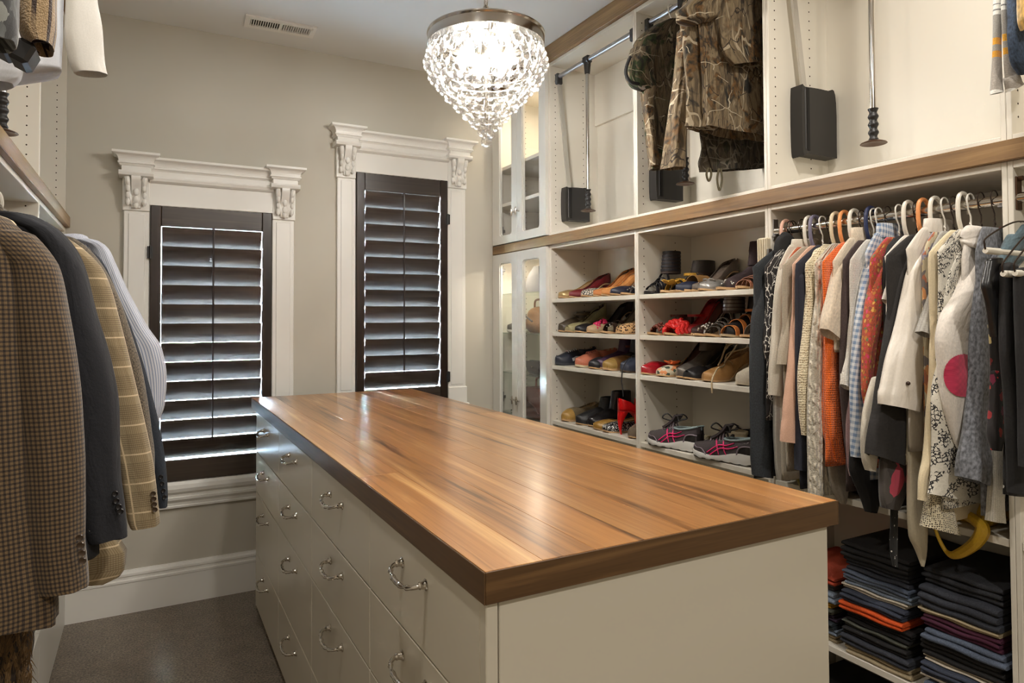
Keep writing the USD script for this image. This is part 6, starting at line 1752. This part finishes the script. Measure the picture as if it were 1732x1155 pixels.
def runner(label, x, y, rot):
    t = thing('running_shoe', label, 'shoe', 'pair of running shoes', (x, y, Z4), rot)
    s = Last(L=.262, w=.092, H=.016, ts=.016, top=.058, wall=.052, back=.068, op=.47)
    obj('upper', s.upper(0, 1, 34), M_mesh, t, smooth=50)
    obj('lining', s.lining(), M_tealpad, t, smooth=50)
    R = []
    for q in np.linspace(-.01, 1.0, 44):
        qq = min(max(q, 0), 1); h = s.hw(qq) * 1.0 + .0055; x_ = s.x(q) if q < 1 else s.x(1) + .004
        z1 = s.z0(qq) + .006 + .004 * math.sin(qq * 9); zb = .004 + .016 * max(0, (qq - .82) / .18) ** 2 + .004 * max(0, (.08 - qq) / .08) + .0022 * (math.sin(qq * 46) > .2)
        R.append([(x_, -h * .92, z1), (x_, h * .92, z1), (x_, h * 1.03, (z1 + zb) / 2), (x_, h * .95, zb), (x_, -h * .95, zb), (x_, -h * 1.03, (z1 + zb) / 2)])
    obj('midsole', loft(np.array(R)), M_wsole, t, smooth=40)
    obj('outsole', s.sole(.002, .004).apply_translation((0, 0, 0)).apply_transform(np.diag([1, 1, 0.2, 1])), M_grips, t)
    a = np.linspace(.02, 2 * PI - .02, 40)
    cl = []
    for q in np.linspace(.03, .50, 14):
        p = s.wall_pts(q)[-1]; cl.append(p)
    cl = np.array(cl)
    loop = np.vstack([cl[::-1] + [0, .001, .001], cl * [1, -1, 1] + [0, -.001, .001]])
    obj('collar_trim', tube(loop, .0042, 8), M_tealpad, t)
    tg = [(s.x(q), 0, s.z0(q) + z) for q, z in ((.66, .058), (.56, .070), (.47, .086), (.41, .104))]
    obj('tongue', moved(ribbon(bez(tg, 14), .046, .008)), M_mesh, t)
    obj('laces', cat_([s.strap(q, z, .006, .003, .003, .52, .004) for q, z in ((.68, .057), (.63, .062), (.58, .067), (.53, .073), (.48, .080))]), M_lav, t)
    obj('lace_bow', cat_([tube(bez([(s.x(.50), 0, .108), (s.x(.50) + dx, sg * .02, .128 + dz), (s.x(.50) + 1.6 * dx, sg * .035, .112 + dz), (s.x(.50) + .4 * dx, sg * .012, .106)], 20), .003, 6) for sg, dx, dz in ((1, .02, .006), (-1, -.02, .004), (1, -.03, .0))]), M_blacksole, t)
    sp = []

    def on(q, f, sg):
        p = s.wall_pts(q, -.0012, 21); return p[int(round(f * 20))] * [1, sg, 1] + np.array([0, sg * .0012, 0])
    for sg in (-1, 1):
        for pts in (((.60, .92), (.56, .66), (.52, .36), (.49, .06)), ((.50, .94), (.46, .66), (.42, .36), (.385, .06)), ((.66, .16), (.52, .44), (.38, .66), (.26, .84)), ((.62, .04), (.48, .28), (.34, .44), (.20, .58))):
            P = bez([on(q, f, sg) for q, f in pts], 18)
            sp.append(tube(P, np.interp(np.linspace(0, 1, 18), [0, .5, 1], [.0022, .0030, .0016]), 6))
    obj('crossed_stripes', cat_(sp), M_pink, t)
    for sg in (-1, 1):
        obj('overlay_trim', tube(bez([on(q, f, sg) for q, f in ((.02, .5), (.10, .62), (.18, .5), (.22, .1))], 16), .0026, 6), M_lav, t)
        obj('overlay_trim', tube(bez([on(q, f, sg) for q, f in ((.95, .5), (.86, .35), (.76, .3), (.68, .05))], 16), .0022, 6), M_lav, t)
    obj('heel_counter', Last(L=.262, w=.0945, H=.016, ts=.016, top=.060, wall=.040, back=.056, op=.47).upper(0, .2, 10), M_blacksole, t, smooth=50)
    return t


runner('grey running shoe with crossed hot-pink stripes, the left one of the pair', 1.862, 1.905, PI / 2 + .12)
runner('grey running shoe with crossed hot-pink stripes, the right one nearer the hanging clothes', 1.856, 1.636, PI / 2 + .14)
L4('oxford', (34, 34, 38), 'black lace-up shoe between the running shoes, at the back', 1.945, 1.83, PI + .5, group=H4, lacem=M_blacksole, L=.22)
L4('oxford', (26, 26, 28), 'black trainer with thick laces behind the right running shoe', 1.93, 1.72, PI + .3, group=H4, lacem=leather((60, 60, 62), .6), L=.22, H=.03)
shoe('sandal', (190, 176, 146), 'pale beige flip-flop sandal resting behind the left running shoe', (1.99, 1.80, Z4), PI / 2 + .25, H4, bands=((.72, .04, .02),), lining=leather((196, 176, 128), .6))
L4('loafer', (168, 152, 128), 'beige slip-on at the right end of the low shelf, half behind the charcoal coat', 1.835, 1.615, PI + .05, group=H4, L=.23)

# ------------------------------------------------------------------ folded clothes under the hanging row
def folded(name, label, cat, m, xf, y0, y1, z, h, depth, seed, group, rot=0.0, sag=.0):
    """a folded garment: rounded front fold, soft edges, three visible layers. xf: front x; z: underside"""
    r = np.random.default_rng(seed)
    t = thing(name, label, cat, group)
    n = 22
    layers = 2 if h < .03 else 3
    for k in range(layers):
        za, zb = z + h * k / layers, z + h * (k + 1) / layers
        ys = np.linspace(y0 + r.uniform(0, .010), y1 - r.uniform(0, .010), n); R = []
        xo = xf + r.uniform(0, .012)
        rr = (zb - za) / 2
        for i, y in enumerate(ys):
            e = min(1, .28 + min(i, n - 1 - i) / 2.6); e = math.sqrt(max(.1, 1 - (1 - e) ** 2))
            w = .0012 * math.sin(9 * y * 6 + seed * 2.4 + k) + .0045 * (meshkit.noise(np.array([[y * 22, seed * 3.1 + k, 0.5]]), seed)[0] - .5)
            zc = (za + zb) / 2 + w + sag * math.sin(PI * i / (n - 1)) * (k + 1) / layers
            th = np.linspace(PI / 2, 3 * PI / 2, 9)
            P = [(xo + rr * 1.2 + rr * 1.2 * math.cos(a), zc + rr * e * math.sin(a)) for a in th]
            P = [(xf + depth, zc + rr * e)] + P + [(xf + depth, zc - rr * e)]
            R.append([(p, y, q) for p, q in P])
        obj('fold' if True else '', loft(np.array(R)), m, t, smooth=60, uv=None)
    return t


def denim(name, c):
    return plain(name, c, .85, bump=.35, bscale=320, var=.30)


DJ = {k: denim('denim_' + k, c) for k, c in dict(black=(40, 41, 46), dark=(50, 53, 62), indigo=(58, 64, 80), mid=(84, 94, 112), light=(122, 134, 150), pale=(160, 168, 172)).items()}
FC = {k: plain('folded_' + k, c, .85, bump=.25, bscale=260, var=.12) for k, c in dict(white=(206, 196, 178), plum=(72, 26, 50), orange=(216, 84, 26), mustard=(190, 142, 40), rust=(170, 66, 40), black=(26, 25, 26), green=(70, 72, 62), teal=(44, 52, 58), khaki=(172, 156, 126), purple=(52, 38, 56), grey=(96, 96, 98)).items()}
ZS = .3385
stk = [  # (y0, y1, x front, [(material, height, name, label)])  bottom to top
    (.855, 1.072, 1.790, [('mid', .030, 'jeans', 'mid-blue folded jeans at the bottom of the right-hand stack'), ('white', .014, 'trousers', 'white folded trousers low in the right-hand stack'), ('indigo', .034, 'jeans', 'indigo folded jeans above the low white trousers, right-hand stack'),
                          ('white', .014, 'trousers', 'white folded trousers under the black ones, right-hand stack'), ('black', .046, 'trousers', 'black folded trousers in the middle of the right-hand stack'), ('mid', .030, 'jeans', 'grey-blue folded jeans under the plum trousers'),
                          ('plum', .034, 'trousers', 'plum folded trousers in the right-hand stack'), ('khaki', .016, 'trousers', 'beige folded trousers on top of the plum ones'), ('dark', .060, 'jeans', 'thick dark folded jeans near the top of the right-hand stack'), ('black', .044, 'jeans', 'black folded jeans on top of the right-hand stack')]),
    (1.082, 1.298, 1.792, [('khaki', .026, 'trousers', 'khaki folded trousers at the bottom of the middle stack'), ('dark', .030, 'jeans', 'dark folded jeans above the khaki trousers, middle stack'), ('black', .022, 'trousers', 'black folded trousers low in the middle stack'), ('green', .014, 'trousers', 'grey-green folded trousers in the middle stack'),
                          ('black', .034, 'trousers', 'black folded trousers just under the orange ones'), ('orange', .026, 'sweater', 'bright orange folded sweater in the middle stack'), ('indigo', .032, 'jeans', 'blue folded jeans on top of the orange sweater'), ('white', .016, 'trousers', 'white folded trousers in the middle stack'),
                          ('light', .020, 'jeans', 'light grey-blue folded jeans in the middle stack'), ('mid', .020, 'jeans', 'grey-blue folded jeans below the dark pair, middle stack'), ('dark', .040, 'jeans', 'dark folded jeans near the top of the middle stack'), ('black', .044, 'trousers', 'black pinstriped folded trousers on top of the middle stack')]),
    (1.308, 1.515, 1.800, [('khaki', .024, 'trousers', 'beige folded trousers at the bottom of the left-hand stack, next to the island'), ('light', .018, 'jeans', 'striped pale blue folded jeans low in the left-hand stack'), ('teal', .024, 'trousers', 'dark teal folded trousers in the left-hand stack'), ('purple', .020, 'trousers', 'dark purple folded trousers in the left-hand stack'),
                          ('green', .018, 'trousers', 'olive-grey folded trousers under the mustard ones'), ('mustard', .018, 'trousers', 'mustard folded trousers in the left-hand stack'), ('light', .030, 'jeans', 'light blue folded jeans above the mustard trousers'), ('grey', .026, 'trousers', 'grey folded trousers above the light blue jeans'), ('rust', .022, 'sweater', 'rust folded sweater on top of the left-hand stack')])]
sd = 300
for (y0, y1, xf, items) in stk:
    z = ZS
    for (m, h, nm, lab) in items:
        sd += 1
        r = np.random.default_rng(sd)
        d = r.uniform(-.008, .008)
        mm = (DJ if nm == 'jeans' else FC)[m]
        if nm == 'jeans' and m not in DJ:
            mm = FC[m]
        folded('folded_' + nm, lab, nm, mm, xf + r.uniform(-.008, .020), y0 + d * .4 + r.uniform(.001, .014), y1 + d * .4 - r.uniform(.001, .014), z + .0003, h - .0006, .275, sd, 'folded clothes on the shelf under the hanging row')
        z += h
p = thing('folded_trousers', 'black folded trousers lying under the long rod on the floor board of the cabinet', 'trousers', 'folded clothes on the cabinet floor')
for k in range(3):
    obj('fold', box(1.80, 2.07, .87 + .02 * k, 1.48, .0185 + k * .055, .0185 + (k + 1) * .055 - .002, .022), FC['black'], p)
# things on the shelf above the stacks
t = thing('handbag', 'mustard yellow handbag whose strap loops down over the shelf edge', 'handbag', 'bags on the shelf under the clothes')
M_yel = leather((196, 156, 40), .4, 'mustard_strap')
obj('body', box(1.835, 2.02, .90, 1.06, .791, .850, .02), M_yel, t)
st = [at(1618, 862, 0, 1.83), at(1650, 880, 0, 1.80), at(1662, 896, 0, 1.792), at(1648, 920, 0, 1.785), at(1618, 938, 0, 1.783), at(1602, 934, 0, 1.785), at(1590, 915, 0, 1.79), at(1582, 895, 0, 1.795)]
obj('strap', ribbon(bez(st, 40), .026, .002, (1, .3, 0)) if False else tube(bez(st, 44), np.interp(np.linspace(0, 1, 44), [0, .3, .55, .75, 1], [.012, .016, .012, .005, .004]), 8).apply_transform(np.eye(4)), M_yel, t)
t = thing('handbag', 'dark wine-red bag at the left of the shelf, behind the hanging black hems', 'handbag', 'bags on the shelf under the clothes')
obj('body', box(1.84, 2.04, 1.20, 1.38, .791, .90, .03), leather((58, 22, 22), .5), t)
obj('handle', tube(bez([(1.90, 1.23, .89), (1.90, 1.25, .96), (1.90, 1.33, .96), (1.90, 1.35, .89)], 20), .006, 8), leather((40, 18, 18), .5), t)
t = thing('satin_pouch', 'olive satin pouch low on the left of the shelf, beside the countertop', 'pouch')
b = trimesh.creation.icosphere(3, 1.0); b.apply_scale((.09, .07, .028)); b.vertices[:, 2] += .006 * np.sin(b.vertices[:, 0] * 60) * np.cos(b.vertices[:, 1] * 45)
obj('body', moved(b, (1.91, 1.445, .818)), F_olive, t, smooth=60); obj('tie', tube(bez([(1.83, 1.44, .82), (1.80, 1.43, .815), (1.795, 1.42, .80), (1.796, 1.41, .785)], 16), .004, 6), F_olive, t)
M_beige = plain('beige_casing', (206, 194, 168), .5)
t = thing('steamer_head', 'small ribbed beige steamer brush hooked on the cabinet post beside the velvet jacket', 'steamer')
c = at(1294, 427, 0, 1.795)
obj('body', box(1.780, 1.8015, c[1] - .018, c[1] + .018, c[2] - .050, c[2] + .048, .004), M_beige, t)
for k in range(4):
    obj('rib', box(1.776, 1.7805, c[1] - .016 + k * .009, c[1] - .011 + k * .009, c[2] - .046, c[2] + .044, .001), M_beige, t)
obj('clip', box(1.780, 1.80, c[1] - .026, c[1] - .018, c[2] - .03, c[2] + .01, .002), M_steel, t)

# ------------------------------------------------------------------ inside the glass-door cabinet
t = thing('handbag', 'silver-grey handbag with a strap on the top glass shelf', 'handbag', 'bags in the glass-door cabinet', (-.008, .14, 0))
pts = [(2.93, 1.4605), (3.115, 1.4605), (3.10, 1.50), (3.06, 1.555), (3.0, 1.60), (2.95, 1.60)]
obj('body', prism(Polygon(pts).buffer(-.01).buffer(.01), 1.86, 1.97, 'x'), leather((150, 152, 158), .35), t, smooth=40)
obj('strap', tube(bez([(1.850, 3.09, 1.50), (1.826, 3.11, 1.475), (1.820, 3.12, 1.42), (1.820, 3.08, 1.37), (1.820, 3.02, 1.33), (1.820, 2.95, 1.30)], 30), .005, 8), leather((120, 110, 100), .5), t)
t = thing('handbag', 'tan leather handbag in the middle of the glass-door cabinet', 'handbag', 'bags in the glass-door cabinet', (-.008, .14, 0))
b = trimesh.creation.icosphere(3, 1.0); b.apply_scale((.075, .085, .085)); b.vertices[:, 2] = np.maximum(b.vertices[:, 2], -.06)
b.vertices[:, 0] += .006 * np.sin(b.vertices[:, 2] * 70)
obj('body', moved(b, (1.93, 3.06, 1.2975)), leather((176, 132, 84), .45), t, smooth=60)
obj('handle', tube(bez([(1.93, 3.02, 1.36), (1.93, 3.03, 1.415), (1.93, 3.10, 1.415), (1.93, 3.11, 1.36)], 20), .006, 8), leather((150, 100, 60), .45), t)
t = thing('shoe', 'black and grey trainer on the middle glass shelf behind the left glass door', 'shoe')
s = Last(L=.2, w=.075, H=.014, ts=.012, top=.056, wall=.05, back=.06, op=.45)
for nm, m_, mm in (('upper', s.upper(), leather((60, 58, 58), .5)), ('lining', s.lining(), M_darkin), ('sole', s.sole(.002), M_wsole), ('laces', cat_([s.strap(q, .055, .005, .003, .002, .55, .004) for q in (.52, .58, .64)]), M_blacksole)):
    obj(nm, moved(m_, (2.045, 3.43, 1.2365), PI), mm, t, smooth=50)
t = thing('handbag', 'black clutch bag on the lower glass shelf behind the right glass door', 'handbag', 'bags in the glass-door cabinet', (-.008, .14, 0))
obj('body', box(1.87, 1.93, 2.95, 3.12, 1.0105, 1.085, .02), leather((30, 29, 30), .4), t); obj('flap', box(1.866, 1.8705, 2.955, 3.115, 1.045, 1.083, .002), leather((26, 25, 26), .35), t); obj('clasp', blobs([(1.865, 3.03, 1.05)], .006), M_chrome, t)
t = thing('handbag', 'wine-brown leather handbag at the bottom of the glass-door cabinet', 'handbag', 'bags in the glass-door cabinet', (-.008, .14, 0))
obj('body', prism(Polygon([(2.93, .7805), (3.13, .7805), (3.12, .88), (3.09, .94), (2.97, .94), (2.94, .88)]).buffer(-.012).buffer(.012), 1.86, 1.98, 'x'), leather((112, 60, 48), .4), t, smooth=40)
obj('handle', tube(bez([(1.92, 2.98, .93), (1.92, 2.99, .985), (1.92, 3.07, .985), (1.92, 3.08, .93)], 20), .006, 8), leather((150, 84, 60), .4), t)
obj('strap', tube(bez([(1.856, 3.10, .90), (1.85, 3.05, .86), (1.85, 2.99, .84), (1.855, 2.95, .80)], 20), .006, 8), leather((80, 40, 34), .4), t)
t = thing('cable', 'thin dark green cord lying at the bottom of the cabinet behind the left glass door', 'cord')
obj('cord', tube(bez([(1.86, 3.42, .786), (1.88, 3.38, .80), (1.87, 3.34, .83), (1.90, 3.28, .84), (1.95, 3.25, .80)], 24), .0035, 6), leather((50, 62, 40), .5), t)
